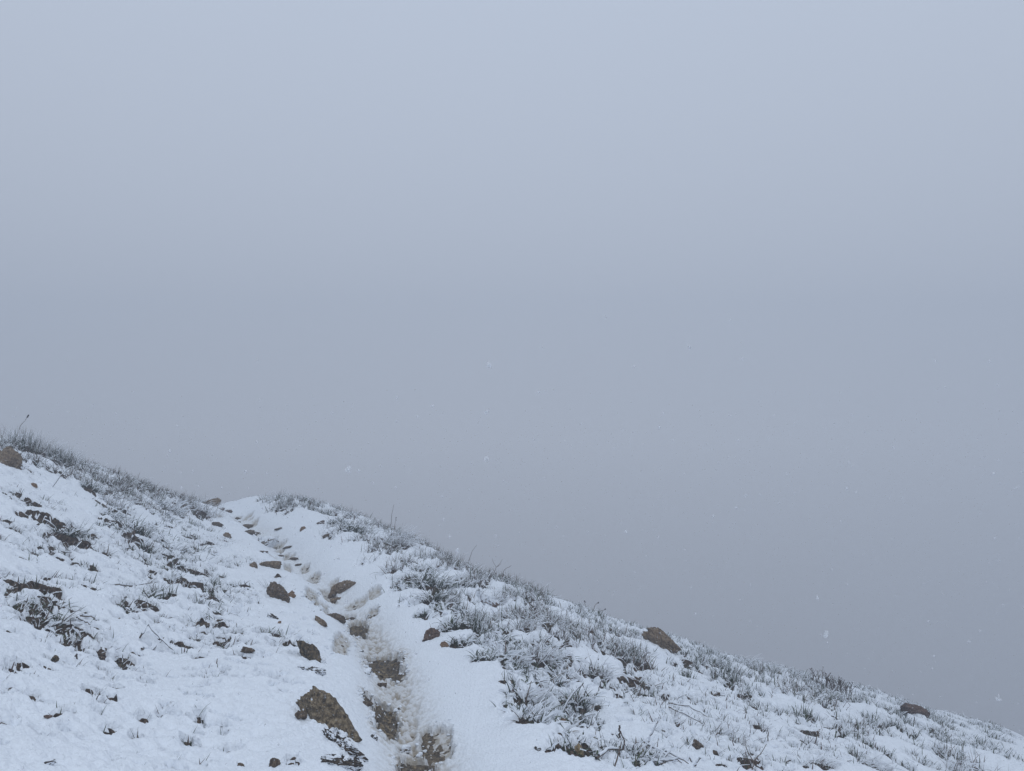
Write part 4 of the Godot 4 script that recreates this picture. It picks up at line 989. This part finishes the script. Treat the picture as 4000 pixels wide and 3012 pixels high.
func build_path() -> void:
	var root := Node3D.new()
	root.name = "path"
	add_child(root)
	tag(root, "narrow trodden trail climbing to the crest with muddy bootprints", "path", "", "structure")
	# the trodden bed under the snow
	var st := SurfaceTool.new()
	st.begin(Mesh.PRIMITIVE_TRIANGLES)
	var rows := 560
	var cols := 26
	for j in rows:
		var d := lerpf(1.8, 10.2, pow(float(j) / (rows - 1), 1.25))
		var px := path_x(d)
		for i in cols:
			var u := float(i) / (cols - 1) * 2.0 - 1.0
			var x := px + 0.03 + u * 0.2
			var edge := smoothstep(0.75, 1.0, absf(u))
			st.add_vertex(Vector3(x, earth_y(x, d) + 0.004 - 0.02 * edge + 0.004 * mid.get_noise_2d(x * 26.0, d * 26.0), -d))
	for j in rows - 1:
		for i in cols - 1:
			var a := j * cols + i
			for q in [a, a + cols, a + 1, a + 1, a + cols, a + cols + 1]:
				st.add_index(q)
	st.generate_normals()
	part("mud_bed", st.commit(), M.mud, root)
	for p in PRINTS:
		if p[4] == "slush":
			continue
		var fm := part("muddy_footprint", print_mesh(p), M.wet, root)
		fm.set_meta("label", p[5])
		# ribs of stiffer mud squeezed up between the lugs of the sole
		var lean := (path_x(p[1] + 0.2) - path_x(p[1] - 0.2)) / 0.4
		var count := int(p[3] * 2.0 / 0.042)
		for k in count:
			var v := (k + 0.5) / count * 2.0 - 1.0 + 0.05 * rng.randfn()
			var st2 := SurfaceTool.new()
			st2.begin(Mesh.PRIMITIVE_TRIANGLES)
			var pts := []
			var wide := 0.85 * sqrt(maxf(0.05, 1.0 - v * v * 0.8))
			var a := rng.randf_range(-1.0, -0.2)
			var b := minf(1.0, a + rng.randf_range(0.7, 1.8))
			var steps := 9
			for i in steps + 1:
				var u := lerpf(a, b, float(i) / steps) * wide
				var d: float = p[1] + v * p[3] + 0.012 * sin(u * 2.4 + v * 5.0) + 0.003 * rng.randfn()
				var x: float = p[0] + lean * (d - p[1]) * 0.5 + u * p[2]
				pts.append(Vector3(x, earth_y(x, d) + 0.007 + 0.003 * rng.randfn(), -d))
			tube(st2, pts, rng.randf_range(0.007, 0.011), rng.randf_range(0.004, 0.009), Color.WHITE)
			part("tread_rib", st2.commit(), M.ridge, fm)
	build_crumbs(root)


func build_crumbs(root: Node3D) -> void:
	# broken bits of snow crust and mud kicked out of the prints
	for kind in ["snow_crumbs", "mud_crumbs"]:
		var mm := MultiMesh.new()
		mm.transform_format = MultiMesh.TRANSFORM_3D
		var got := stone(91 if kind == "snow_crumbs" else 92, Vector3.ONE, 0.3)
		mm.mesh = mesh_of(got[0], got[1])
		var spots := []
		for p in PRINTS:
			if p[1] > 5.4:
				continue
			var count := 46 if p[4] != "slush" else 22
			for k in count:
				var a := rng.randf() * TAU
				var snowy: bool = kind == "snow_crumbs"
				if not snowy and p[4] == "slush" and k > 5:
					continue
				var r := rng.randf_range(0.75, 1.3) if snowy else rng.randf_range(0.0, 1.05)
				spots.append([p[0] + cos(a) * r * p[2], p[1] + sin(a) * r * p[3], rng.randf_range(0.0025, 0.008) if snowy else rng.randf_range(0.002, 0.0075)])
		mm.instance_count = spots.size()
		for k in spots.size():
			var s: Array = spots[k]
			var size: float = s[2]
			mm.set_instance_transform(k, Transform3D(Basis.from_euler(Vector3(rng.randf() * TAU, rng.randf() * TAU, 0)).scaled(Vector3(size * 1.3, size * 0.8, size)), Vector3(s[0], top_y(s[0], s[1]) + size * 0.4, -s[1])))
		var o := MultiMeshInstance3D.new()
		o.name = kind
		o.multimesh = mm
		o.material_override = M.snow if kind == "snow_crumbs" else M.mud
		o.set_meta("kind", "stuff")
		root.add_child(o, true)


func print_mesh(p: Array) -> ArrayMesh:
	var st := SurfaceTool.new()
	st.begin(Mesh.PRIMITIVE_TRIANGLES)
	var cols := 26
	var rows := 60
	var lean := (path_x(p[1] + 0.2) - path_x(p[1] - 0.2)) / 0.4
	for j in rows:
		var v := (float(j) / (rows - 1) * 2.0 - 1.0) * 1.12
		for i in cols:
			var u := (float(i) / (cols - 1) * 2.0 - 1.0) * 1.15
			var d: float = p[1] + v * p[3]
			var x: float = p[0] + lean * (d - p[1]) * 0.5 + u * p[2]
			var q := sole(x, d, p)
			var inside := 1.0 - smoothstep(0.8, 1.1, q)
			# tread bars across the sole, broken where mud stuck, and lumps squeezed up between them
			var bars := smoothstep(0.0, 0.35, sin(v * p[3] * 145.0 + 1.4 * sin(u * 2.2)))
			var n := mid.get_noise_2d(x * 26.0, d * 26.0)
			var y := earth_y(x, d) + 0.006 + 0.012 * bars * clampf(0.75 + 1.2 * n, 0.0, 1.0) + 0.008 * n
			st.add_vertex(Vector3(x, y - 0.028 * (1.0 - inside), -d))
	for j in rows - 1:
		for i in cols - 1:
			var a := j * cols + i
			for q in [a, a + cols, a + 1, a + 1, a + cols, a + cols + 1]:
				st.add_index(q)
	st.generate_normals()
	return st.commit()


# ---------------------------------------------------------------- stones

func stone(sd: int, half: Vector3, rough: float) -> Array:
	# a blunt polyhedron: unit directions cut by random planes, then roughened. Returns positions and triangles.
	var r := RandomNumberGenerator.new()
	r.seed = sd * 131 + 7
	var planes := []
	var keep := sd in [1, 4, 6, 8, 10, 12, 37]
	for k in (13 if keep else 11):
		var nrm := Vector3(r.randfn(), r.randfn(), r.randfn()).normalized()
		planes.append([nrm, r.randf_range(0.66, 0.94) if keep else r.randf_range(0.58, 0.92)])
	for s in [-1, 1]:
		planes.append([Vector3(s, 0.25 * r.randfn(), 0.2 * r.randfn()).normalized(), r.randf_range(0.85, 1.0)])
		planes.append([Vector3(0.2 * r.randfn(), s, 0.25 * r.randfn()).normalized(), r.randf_range(0.82, 0.98)])
		planes.append([Vector3(0.3 * r.randfn(), 0.3 * r.randfn(), s).normalized(), r.randf_range(0.8, 0.95)])
	var n := 18 if half.x > 0.03 else 10
	var pos := PackedVector3Array()
	var key := {}
	var tris := PackedInt32Array()
	var fx := [[Vector3.RIGHT, Vector3.UP, Vector3.BACK], [Vector3.LEFT, Vector3.UP, Vector3.FORWARD], [Vector3.UP, Vector3.BACK, Vector3.RIGHT], [Vector3.DOWN, Vector3.FORWARD, Vector3.RIGHT], [Vector3.BACK, Vector3.UP, Vector3.LEFT], [Vector3.FORWARD, Vector3.UP, Vector3.RIGHT]]
	for face in fx:
		var ids := []
		for j in n + 1:
			for i in n + 1:
				var a := tan((float(i) / n - 0.5) * PI / 2.0)
				var b := tan((float(j) / n - 0.5) * PI / 2.0)
				var dir: Vector3 = (face[0] + face[1] * b + face[2] * a).normalized()
				var kk := Vector3i((dir * 9000.0).round())
				if not key.has(kk):
					key[kk] = pos.size()
					var rad := 1.25
					for p in planes:
						var c: float = dir.dot(p[0])
						if c > 0.05:
							rad = minf(rad, p[1] / c)
					var q := dir * rad
					rad *= 1.0 + rough * (mid.get_noise_3d(q.x * 1.7 + sd * 9.1, q.y * 1.7, q.z * 1.7) + 0.5 * mid.get_noise_3d(q.x * 5.5, q.y * 5.5 + sd * 3.3, q.z * 5.5))
					pos.append(dir * rad * half)
				ids.append(key[kk])
		for j in n:
			for i in n:
				var a: int = ids[j * (n + 1) + i]
				var b: int = ids[j * (n + 1) + i + 1]
				var c: int = ids[(j + 1) * (n + 1) + i]
				var e: int = ids[(j + 1) * (n + 1) + i + 1]
				tris.append_array([a, b, c, b, e, c])
	return [pos, tris]


func mesh_of(pos: PackedVector3Array, tris: PackedInt32Array) -> ArrayMesh:
	# orient every face away from the middle, then smooth normals
	var st := SurfaceTool.new()
	st.begin(Mesh.PRIMITIVE_TRIANGLES)
	for p in pos:
		st.set_color(SNOW)
		st.add_vertex(p)
	for k in range(0, tris.size(), 3):
		var a := pos[tris[k]]
		var b := pos[tris[k + 1]]
		var c := pos[tris[k + 2]]
		if (b - a).cross(c - a).dot(a + b + c) > 0.0:
			st.add_index(tris[k])
			st.add_index(tris[k + 2])
			st.add_index(tris[k + 1])
		else:
			st.add_index(tris[k])
			st.add_index(tris[k + 1])
			st.add_index(tris[k + 2])
	st.generate_normals()
	return st.commit()


func build_rocks() -> void:
	for r in ROCKS:
		var root := Node3D.new()
		root.name = numbered(r[10])
		add_child(root)
		root.position = Vector3(r[0], top_y(r[0], r[1]) + r[2], -r[1])
		var half := Vector3(r[4], r[5], r[6])
		var got := stone(r[9], half, 0.2 if r[7] != "earth" else 0.36)
		var ax: Vector3 = r[3]
		var ay := (Vector3(0, 1, 0.15) - ax * ax.dot(Vector3(0, 1, 0.15))).normalized()
		var turn := Basis(ax, ay, ax.cross(ay)) * Basis(Vector3(1, 0, 0), 0.3 * sin(r[9] * 2.3))
		var pos: PackedVector3Array = got[0]
		for k in pos.size():
			pos[k] = turn * pos[k]
		part("stone" if r[7] != "earth" else "clod", mesh_of(pos, got[1]), M[r[7]], root)
		var lumps := 0.5 if r[8] else (0.02 if r[7] == "earth" else -1.0)
		if lumps > 0.0:
			# snow lying on its upper faces: it stands proud where it holds and sinks into the stone elsewhere
			var cap := pos.duplicate()
			var big := minf(0.02, 0.35 * half.y) if r[8] else minf(0.01, 0.2 * half.y)
			for k in cap.size():
				var q := pos[k]
				var up := (turn * ((turn.inverse() * q) / (half * half))).normalized().y
				var hold := up + 1.1 * mid.get_noise_3d(q.x * 34.0 + r[9], q.y * 34.0, q.z * 34.0) - (0.95 - lumps)
				cap[k] = q + Vector3(0, 1, 0) * big * clampf(hold * 3.0, -0.8, 1.0)
			part("snow_cap", mesh_of(cap, got[1]), M.snow, root)
		var cat := "boulder" if r[10] == "boulder" else ("clod" if r[10] == "earth_clod" else "rock")
		tag(root, r[11], cat, r[12])


# ---------------------------------------------------------------- grass

const SNOW := Color(0.855, 0.885, 0.935)

func blade(st: SurfaceTool, foot: Vector3, yaw: float, lean: float, bend: float, length: float, wide: float, tint: Color, snow: float, segs := 4) -> void:
	# a folded leaf: dark below, with a ridge of snow along its upper side wherever it leans
	var out := Vector3(cos(yaw), 0, sin(yaw))
	var side := Vector3(-sin(yaw), 0, cos(yaw))
	var at := foot
	var a := lean
	var step := length / segs
	var rings := []
	for k in segs + 1:
		var t := float(k) / segs
		var w := wide * (1.0 - pow(t, 1.8)) * (0.75 + 0.5 * minf(t * 3.0, 0.5)) + 0.0003
		var dir := (Vector3.UP * cos(a) + out * sin(a)).normalized()
		var nrm := (Vector3.UP * sin(a) - out * cos(a)).normalized()
		if nrm.y < 0.0:
			nrm = -nrm
		var lay := clampf(absf(sin(a)) * 1.3 - 0.15, 0.0, 1.0)
		var heap := snow * lay * (0.35 + 0.65 * minf(1.0, w / wide + 0.2)) * (1.0 + 0.45 * sin(k * 2.4 + yaw * 5.0))
		rings.append([at - side * w * 0.5, at + side * w * 0.5, at - nrm * w * 0.35, at + nrm * w * 0.05 + Vector3.UP * heap, heap])
		at += dir * step
		a += bend / segs
	for k in segs:
		var p: Array = rings[k]
		var q: Array = rings[k + 1]
		for f in [[0, 2, false], [2, 1, false], [1, 3, true], [3, 0, true]]:
			var white: bool = f[2] and p[4] + q[4] > 0.0016
			st.set_color(SNOW if white else tint)
			quad(st, p[f[0]], p[f[1]], q[f[0]], q[f[1]], (p[0] + p[1]) * 0.5 - Vector3.UP * p[4] * 0.2)


func quad(st: SurfaceTool, a: Vector3, b: Vector3, c: Vector3, e: Vector3, inner: Vector3) -> void:
	# a flat face turned away from the inner point (clockwise seen from outside)
	var n := (b - a).cross(c - a).normalized()
	if n.dot(a + b - inner * 2.0) < 0.0:
		n = -n
		st.set_normal(n)
		for v in [a, b, c, b, e, c]:
			st.add_vertex(v)
	else:
		st.set_normal(n)
		for v in [a, c, b, b, c, e]:
			st.add_vertex(v)


func tint_of(kind: String) -> Color:
	var g := rng.randf()
	var green := Color(0.036, 0.046, 0.026).lerp(Color(0.07, 0.088, 0.04), rng.randf())
	var straw := Color(0.13, 0.095, 0.07).lerp(Color(0.24, 0.185, 0.135), rng.randf())
	var red := Color(0.10, 0.06, 0.05).lerp(Color(0.15, 0.10, 0.085), rng.randf())
	var share: float = {"s": 0.35, "m": 0.6, "l": 0.3, "t": 0.3, "dark": 0.2, "green": 0.08, "straw": 0.8, "tall": 0.3, "laid": 0.4, "broad": 0.25, "litter": 1.0, "arch": 0.9}[kind]
	if g > share:
		return green
	return red if rng.randf() < 0.5 else straw


func clump(kind: String) -> ArrayMesh:
	var st := SurfaceTool.new()
	st.begin(Mesh.PRIMITIVE_TRIANGLES)
	match kind:
		"s":
			for k in 8:
				var f := Vector3(rng.randfn() * 0.03, -0.012, rng.randfn() * 0.03)
				blade(st, f, rng.randf() * TAU, rng.randf_range(0.05, 0.75), rng.randf_range(0.1, 0.9), rng.randf_range(0.04, 0.09), rng.randf_range(0.004, 0.0068), tint_of(kind), rng.randf_range(0.002, 0.009) if rng.randf() < 0.68 else 0.0)
		"m":
			for k in 7:
				var f := Vector3(rng.randfn() * 0.05, -0.012, rng.randfn() * 0.05)
				blade(st, f, rng.randf() * TAU, rng.randf_range(0.1, 1.0), rng.randf_range(0.2, 1.4), rng.randf_range(0.05, 0.13), rng.randf_range(0.0035, 0.007), tint_of(kind), rng.randf_range(0.003, 0.011) if rng.randf() < 0.34 else 0.0)
			for k in 2:
				var f := Vector3(rng.randfn() * 0.045, -0.012, rng.randfn() * 0.045)
				blade(st, f, rng.randf() * TAU, rng.randf_range(0.0, 0.6), rng.randf_range(-0.2, 0.5), rng.randf_range(0.07, 0.14), rng.randf_range(0.002, 0.003), tint_of("straw"), 0.001)
		"l":
			for k in 6:
				var f := Vector3(rng.randfn() * 0.055, -0.006, rng.randfn() * 0.055)
				blade(st, f, rng.randf() * TAU, rng.randf_range(0.7, 1.4), rng.randf_range(0.1, 0.9), rng.randf_range(0.04, 0.095), rng.randf_range(0.006, 0.0105), tint_of(kind), rng.randf_range(0.006, 0.016) if rng.randf() < 0.5 else 0.0)
			for k in 3:
				var f := Vector3(rng.randfn() * 0.045, -0.012, rng.randfn() * 0.045)
				blade(st, f, rng.randf() * TAU, rng.randf_range(0.1, 0.6), rng.randf_range(0.0, 0.6), rng.randf_range(0.05, 0.09), rng.randf_range(0.004, 0.006), tint_of("dark"), 0.0)
		"t":
			for k in rng.randi_range(1, 4):
				var f := Vector3(rng.randfn() * 0.014, -0.03, rng.randfn() * 0.014)
				blade(st, f, rng.randf() * TAU, rng.randf_range(0.05, 0.9), rng.randf_range(-0.1, 0.9), rng.randf_range(0.05, 0.10), rng.randf_range(0.004, 0.0075), tint_of(kind), rng.randf_range(0.0, 0.005))
	return st.commit()


func build_grass(spots: Array) -> void:
	var looks := {
		"s": ["short_grass", "short snow-dusted grass covering the skyline and the far downhill slope"],
		"m": ["mixed_grass", "tangled green and straw grass with snow on its blades along the banks"],
		"l": ["bent_grass", "snow-laden bent grass blades covering the downhill bank beside the trail"],
		"t": ["sparse_grass", "scattered single grass tips poking out of the open snow"],
	}
	for kind in looks:
		var root := Node3D.new()
		root.name = looks[kind][0]
		add_child(root)
		tag(root, looks[kind][1], "grass", "", "stuff")
		var own := []
		for s in spots:
			if s[2] == kind:
				own.append(s)
		var variants := 9
		for v in variants:
			var mesh := clump(kind)
			var mine := []
			for k in range(v, own.size(), variants):
				mine.append(own[k])
			if mine.is_empty():
				continue
			var mm := MultiMesh.new()
			mm.transform_format = MultiMesh.TRANSFORM_3D
			mm.mesh = mesh
			mm.instance_count = mine.size()
			for k in mine.size():
				var s: Array = mine[k]
				var nrm := slope_normal(s[0], s[1])
				# leans a little downhill
				var up := (Vector3.UP * 0.75 + nrm * 0.6 + Vector3(rng.randfn(), 0, rng.randfn()) * 0.12).normalized()
				var b := Basis(Quaternion(Vector3.UP, up)) * Basis(Vector3.UP, rng.randf() * TAU)
				var y: float = earth_y(s[0], s[1]) + (0.006 if kind != "t" else maxf(sample(thick, s[0], s[1]), 0.0))
				mm.set_instance_transform(k, Transform3D(b.scaled(Vector3.ONE * s[3]), Vector3(s[0], y, -s[1])))
			var o := MultiMeshInstance3D.new()
			o.name = "blades"
			o.multimesh = mm
			o.material_override = M.blade
			o.set_meta("kind", "stuff")
			root.add_child(o, true)


func build_tussocks() -> void:
	for t in TUSSOCKS:
		var w: float = t[2]
		var h: float = t[3]
		var style: String = t[4]
		var root := Node3D.new()
		root.name = numbered("leaf_mat" if style == "litter" else "grass_tussock")
		add_child(root)
		root.position = Vector3(t[0], earth_y(t[0], t[1]), -t[1])
		var nrm := slope_normal(t[0], t[1])
		var st := SurfaceTool.new()
		st.begin(Mesh.PRIMITIVE_TRIANGLES)
		var count := int({"dark": 90, "green": 46, "straw": 70, "tall": 130, "laid": 55, "broad": 12, "litter": 60, "arch": 34}[style] * clampf(w / 0.16, 0.5, 1.8))
		var tall := h * 1.05 + 0.02
		for k in count:
			var a := rng.randf() * TAU
			var r := sqrt(rng.randf())
			var fx := cos(a) * r * w * 0.46
			var fz := sin(a) * r * w * 0.36
			var ground := earth_y(t[0] + fx, t[1] - fz) - root.position.y
			var foot := Vector3(fx, ground - 0.005, fz)
			var yaw := atan2(fz, fx) + rng.randfn() * 0.7
			if rng.randf() < 0.6:
				yaw = rng.randfn() * 1.2 + 0.5      # downhill and forward
			match style:
				"dark":
					blade(st, foot, yaw, rng.randf_range(0.15, 0.9), rng.randf_range(0.4, 1.9), tall * rng.randf_range(0.5, 1.1), rng.randf_range(0.0045, 0.0078), tint_of(style), rng.randf_range(0.006, 0.013) if rng.randf() < 0.3 else 0.0, 5)
				"green":
					blade(st, foot, yaw, rng.randf_range(0.0, 0.6), rng.randf_range(0.0, 0.9), tall * rng.randf_range(0.7, 1.2), rng.randf_range(0.003, 0.0055), tint_of(style), rng.randf_range(0.0, 0.005))
				"straw":
					blade(st, foot, yaw, rng.randf_range(0.1, 1.1), rng.randf_range(0.2, 1.8), tall * rng.randf_range(0.8, 1.7), rng.randf_range(0.0018, 0.004), tint_of(style), rng.randf_range(0.001, 0.005), 5)
				"tall":
					blade(st, foot, yaw, rng.randf_range(0.05, 0.6), rng.randf_range(0.1, 1.0), tall * rng.randf_range(0.6, 1.25), rng.randf_range(0.002, 0.0045), tint_of(style), rng.randf_range(0.001, 0.006), 5)
				"laid":
					blade(st, foot, yaw, rng.randf_range(0.5, 1.3), rng.randf_range(0.2, 1.0), tall * rng.randf_range(0.6, 1.3), rng.randf_range(0.005, 0.009), tint_of(style), rng.randf_range(0.006, 0.015) if rng.randf() < 0.6 else 0.0, 5)
				"broad":
					blade(st, foot, yaw, rng.randf_range(0.4, 1.2), rng.randf_range(0.0, 0.5), tall * rng.randf_range(0.9, 1.6), rng.randf_range(0.007, 0.012), tint_of(style), rng.randf_range(0.0, 0.004), 5)
				"litter":
					blade(st, foot, yaw, rng.randf_range(1.2, 1.7), rng.randf_range(-0.2, 0.3), w * rng.randf_range(0.15, 0.4), rng.randf_range(0.003, 0.006), tint_of(style), 0.0, 3)
				"arch":
					blade(st, foot, rng.randfn() * 0.5 + (0.2 if k % 4 else 2.8), rng.randf_range(0.3, 0.9), rng.randf_range(1.0, 1.7), w * rng.randf_range(0.4, 0.95), rng.randf_range(0.002, 0.0035), tint_of(style), rng.randf_range(0.001, 0.004), 7)
		part("leaves", st.commit(), M.blade, root)
		tag(root, t[5], "leaf mat" if style == "litter" else "grass tussock", "grass tussocks on the slope")
	# the twiggy dead shrub on the right skyline
	build_shrub()


func build_shrub() -> void:
	var x := SHRUB[0] as float
	var d := SHRUB[1] as float
	var root := Node3D.new()
	root.name = "dry_shrub"
	add_child(root)
	root.position = Vector3(x, earth_y(x, d), -d)
	for k in 46:
		var st := SurfaceTool.new()
		st.begin(Mesh.PRIMITIVE_TRIANGLES)
		var fx := rng.randf_range(-0.5, 0.5) * SHRUB[2]
		var fz := rng.randfn() * 0.04
		var foot := Vector3(fx, earth_y(x + fx, d - fz) - root.position.y - 0.01, fz)
		var h: float = SHRUB[3] * rng.randf_range(0.6, 1.15) * (1.0 - 0.35 * absf(fx / SHRUB[2] + 0.1))
		var lean := rng.randfn() * 0.2 + fx * 0.8
		var mid_p := foot + Vector3(lean * h * 0.4, h * 0.55, rng.randfn() * 0.01)
		var tip := foot + Vector3(lean * h * 1.1, h, rng.randfn() * 0.02)
		var tint := Color(0.085, 0.06, 0.05).lerp(Color(0.16, 0.12, 0.10), rng.randf())
		tube(st, [foot, mid_p, tip], 0.0026, 0.0012, tint)
		for b in 3:
			var q := mid_p.lerp(tip, rng.randf_range(0.0, 0.8))
			var s := -1.0 if b % 2 else 1.0
			tube(st, [q, q + Vector3(s * rng.randf_range(0.008, 0.02), rng.randf_range(0.015, 0.035), rng.randfn() * 0.008)], 0.0015, 0.001, tint)
		blob(st, tip, rng.randf_range(0.003, 0.005), tint)
		blob(st, tip + Vector3(0, 0.004, 0), 0.003, SNOW)
		part("twig", st.commit(), M.blade, root)
	tag(root, "bushy clump of brown leafless twigs on the downhill skyline", "shrub")


# ---------------------------------------------------------------- stalks

func tube(st: SurfaceTool, pts: Array, r0: float, r1: float, tint: Color) -> void:
	var n := pts.size()
	var rings := []
	for k in n:
		var dir: Vector3 = (pts[mini(k + 1, n - 1)] - pts[maxi(k - 1, 0)]).normalized()
		var a := dir.cross(Vector3(0.3, 0.2, 1.0)).normalized()
		var b := dir.cross(a)
		var r := lerpf(r0, r1, float(k) / (n - 1))
		var ring := []
		for s in 5:
			ring.append([pts[k] + (a * cos(s * TAU / 5) + b * sin(s * TAU / 5)) * r, a * cos(s * TAU / 5) + b * sin(s * TAU / 5)])
		rings.append(ring)
	st.set_color(tint)
	for k in n - 1:
		for s in 5:
			var p: Array = rings[k][s]
			var p2: Array = rings[k][(s + 1) % 5]
			var q: Array = rings[k + 1][s]
			var q2: Array = rings[k + 1][(s + 1) % 5]
			tri(st, p, q, p2)
			tri(st, p2, q, q2)


func tri(st: SurfaceTool, a: Array, b: Array, c: Array) -> void:
	var order := [a, b, c] if (b[0] - a[0]).cross(c[0] - a[0]).dot(a[1] + b[1] + c[1]) < 0.0 else [a, c, b]
	for v in order:
		st.set_normal(v[1])
		st.add_vertex(v[0])


func blob(st: SurfaceTool, at: Vector3, r: float, tint: Color, long := 1.0, along := Vector3.UP) -> void:
	var turn := Basis(Quaternion(Vector3.UP, along.normalized()))
	st.set_color(tint)
	for j in 5:
		for i in 7:
			var q := []
			for c in [[i, j], [i + 1, j], [i, j + 1], [i + 1, j + 1]]:
				var th: float = c[0] * TAU / 7
				var ph: float = c[1] * PI / 5
				var nn := turn * Vector3(sin(ph) * cos(th), cos(ph), sin(ph) * sin(th))
				q.append([at + turn * Vector3(sin(ph) * cos(th) * r, cos(ph) * r * long, sin(ph) * sin(th) * r), nn])
			tri(st, q[0], q[1], q[2])
			tri(st, q[2], q[1], q[3])


func build_stems() -> void:
	for s in STEMS:
		var way: Array = s[5]
		var root := Node3D.new()
		root.name = numbered(s[3])
		add_child(root)
		var base: Vector3 = way[0]
		root.position = Vector3(base.x, top_y(base.x, base.y) + base.z, -base.y)
		var pts := []
		for p in way:
			pts.append(Vector3(p.x, top_y(p.x, p.y) + p.z, -p.y) - root.position)
		# natural wander between the measured points
		var line := []
		for k in pts.size() - 1:
			var a: Vector3 = pts[k]
			var b: Vector3 = pts[k + 1]
			for j in 5:
				var t := j / 5.0
				line.append(a.lerp(b, t) + Vector3(rng.randfn(), rng.randfn(), rng.randfn()) * 0.0016 * (1.0 if j or k else 0.0))
		line.append(pts[pts.size() - 1])
		var r: float = s[0] * 0.0013
		var tint := Color(0.075, 0.052, 0.043).lerp(Color(0.17, 0.125, 0.095), rng.randf())
		var st := SurfaceTool.new()
		st.begin(Mesh.PRIMITIVE_TRIANGLES)
		tube(st, line, r, r * (0.85 if s[2] == "thick" else 0.45), tint)
		var tip: Vector3 = line[line.size() - 1]
		var last: Vector3 = tip - line[line.size() - 3]
		if s[2] == "fork":
			var m: Vector3 = line[line.size() / 2]
			tube(st, [m, m + Vector3(-0.03, 0.05, 0.01), m + Vector3(-0.04, 0.085, 0.015)], r * 0.7, r * 0.4, tint)
			tube(st, [m + last * 0.3, m + Vector3(0.035, 0.035, 0.0), m + Vector3(0.06, 0.075, 0.0)], r * 0.6, r * 0.4, tint)
		part("stalk", st.commit(), M.blade, root)
		if s[2] == "oval" or s[2] == "bud":
			st = SurfaceTool.new()
			st.begin(Mesh.PRIMITIVE_TRIANGLES)
			if s[2] == "oval":
				blob(st, tip + last.normalized() * 0.012, 0.0075, Color(0.05, 0.045, 0.045), 2.6, last)
			else:
				blob(st, tip, 0.0055, Color(0.06, 0.05, 0.05), 1.3, last)
				blob(st, tip - last * 0.7 + Vector3(0.006, 0.0, 0), 0.004, Color(0.06, 0.05, 0.05), 1.3, last)
			part("seed_head", st.commit(), M.blade, root)
		if s[1]:
			st = SurfaceTool.new()
			st.begin(Mesh.PRIMITIVE_TRIANGLES)
			var lift := []
			for k in range(1, line.size() - 1):
				lift.append(line[k] + Vector3.UP * (r * 1.1 + 0.001 * rng.randf()))
			tube(st, lift, r * 1.25, r * 0.8, SNOW)
			part("snow_ridge", st.commit(), M.blade, root)
		var g := "parallel dead stalks on the downhill slope" if s[4].contains("parallel bundle") else ""
		tag(root, s[4], {"seed_stalk": "stalk", "stem": "stem", "twig": "twig"}[s[3]], g)


# ---------------------------------------------------------------- falling snow

func build_falling_snow() -> void:
	var root := Node3D.new()
	root.name = "falling_snow"
	add_child(root)
	tag(root, "snowflakes drifting down through the grey air", "snowflakes", "", "stuff")
	for v in 3:
		var st := SurfaceTool.new()
		st.begin(Mesh.PRIMITIVE_TRIANGLES)
		for k in 5:     # a loose cluster of crystals
			var c := Vector3(rng.randfn(), rng.randfn(), rng.randfn()) * 0.22
			var r := rng.randf_range(0.35, 0.75)
			var ax := Vector3(rng.randfn(), rng.randfn(), rng.randfn()).normalized()
			var a := ax.cross(Vector3.UP + Vector3.RIGHT * 0.1).normalized() * r
			var b := ax.cross(a)
			for i in 6:
				var p := c + a * cos(i * TAU / 6) + b * sin(i * TAU / 6)
				var q := c + a * cos((i + 1) * TAU / 6) + b * sin((i + 1) * TAU / 6)
				for e in [c + ax * r * 0.3, c - ax * r * 0.3]:
					tri(st, [e, e - c], [p, p - c], [q, q - c])
		var mm := MultiMesh.new()
		mm.transform_format = MultiMesh.TRANSFORM_3D
		mm.mesh = st.commit()
		mm.instance_count = 8000
		for k in mm.instance_count:
			var at := Vector3(rng.randf_range(-6.0, 8.0), rng.randf_range(-4.0, 1.6), -rng.randf_range(-2.0, 10.0))
			while at.distance_to(Vector3(0, 1.4, 0)) < 0.9 or at.y < top_y(at.x, -at.z) + 0.05:
				at = Vector3(rng.randf_range(-6.0, 8.0), rng.randf_range(-4.0, 1.6), -rng.randf_range(-2.0, 10.0))
			var s := 0.002 + 0.0036 * pow(rng.randf(), 3.0)
			mm.set_instance_transform(k, Transform3D(Basis.from_euler(Vector3(rng.randf() * TAU, rng.randf() * TAU, 0)).scaled(Vector3(s, s * 1.3, s)), at))
		var o := MultiMeshInstance3D.new()
		o.name = "snowflakes"
		o.multimesh = mm
		o.material_override = M.flake
		o.set_meta("kind", "stuff")
		root.add_child(o, true)
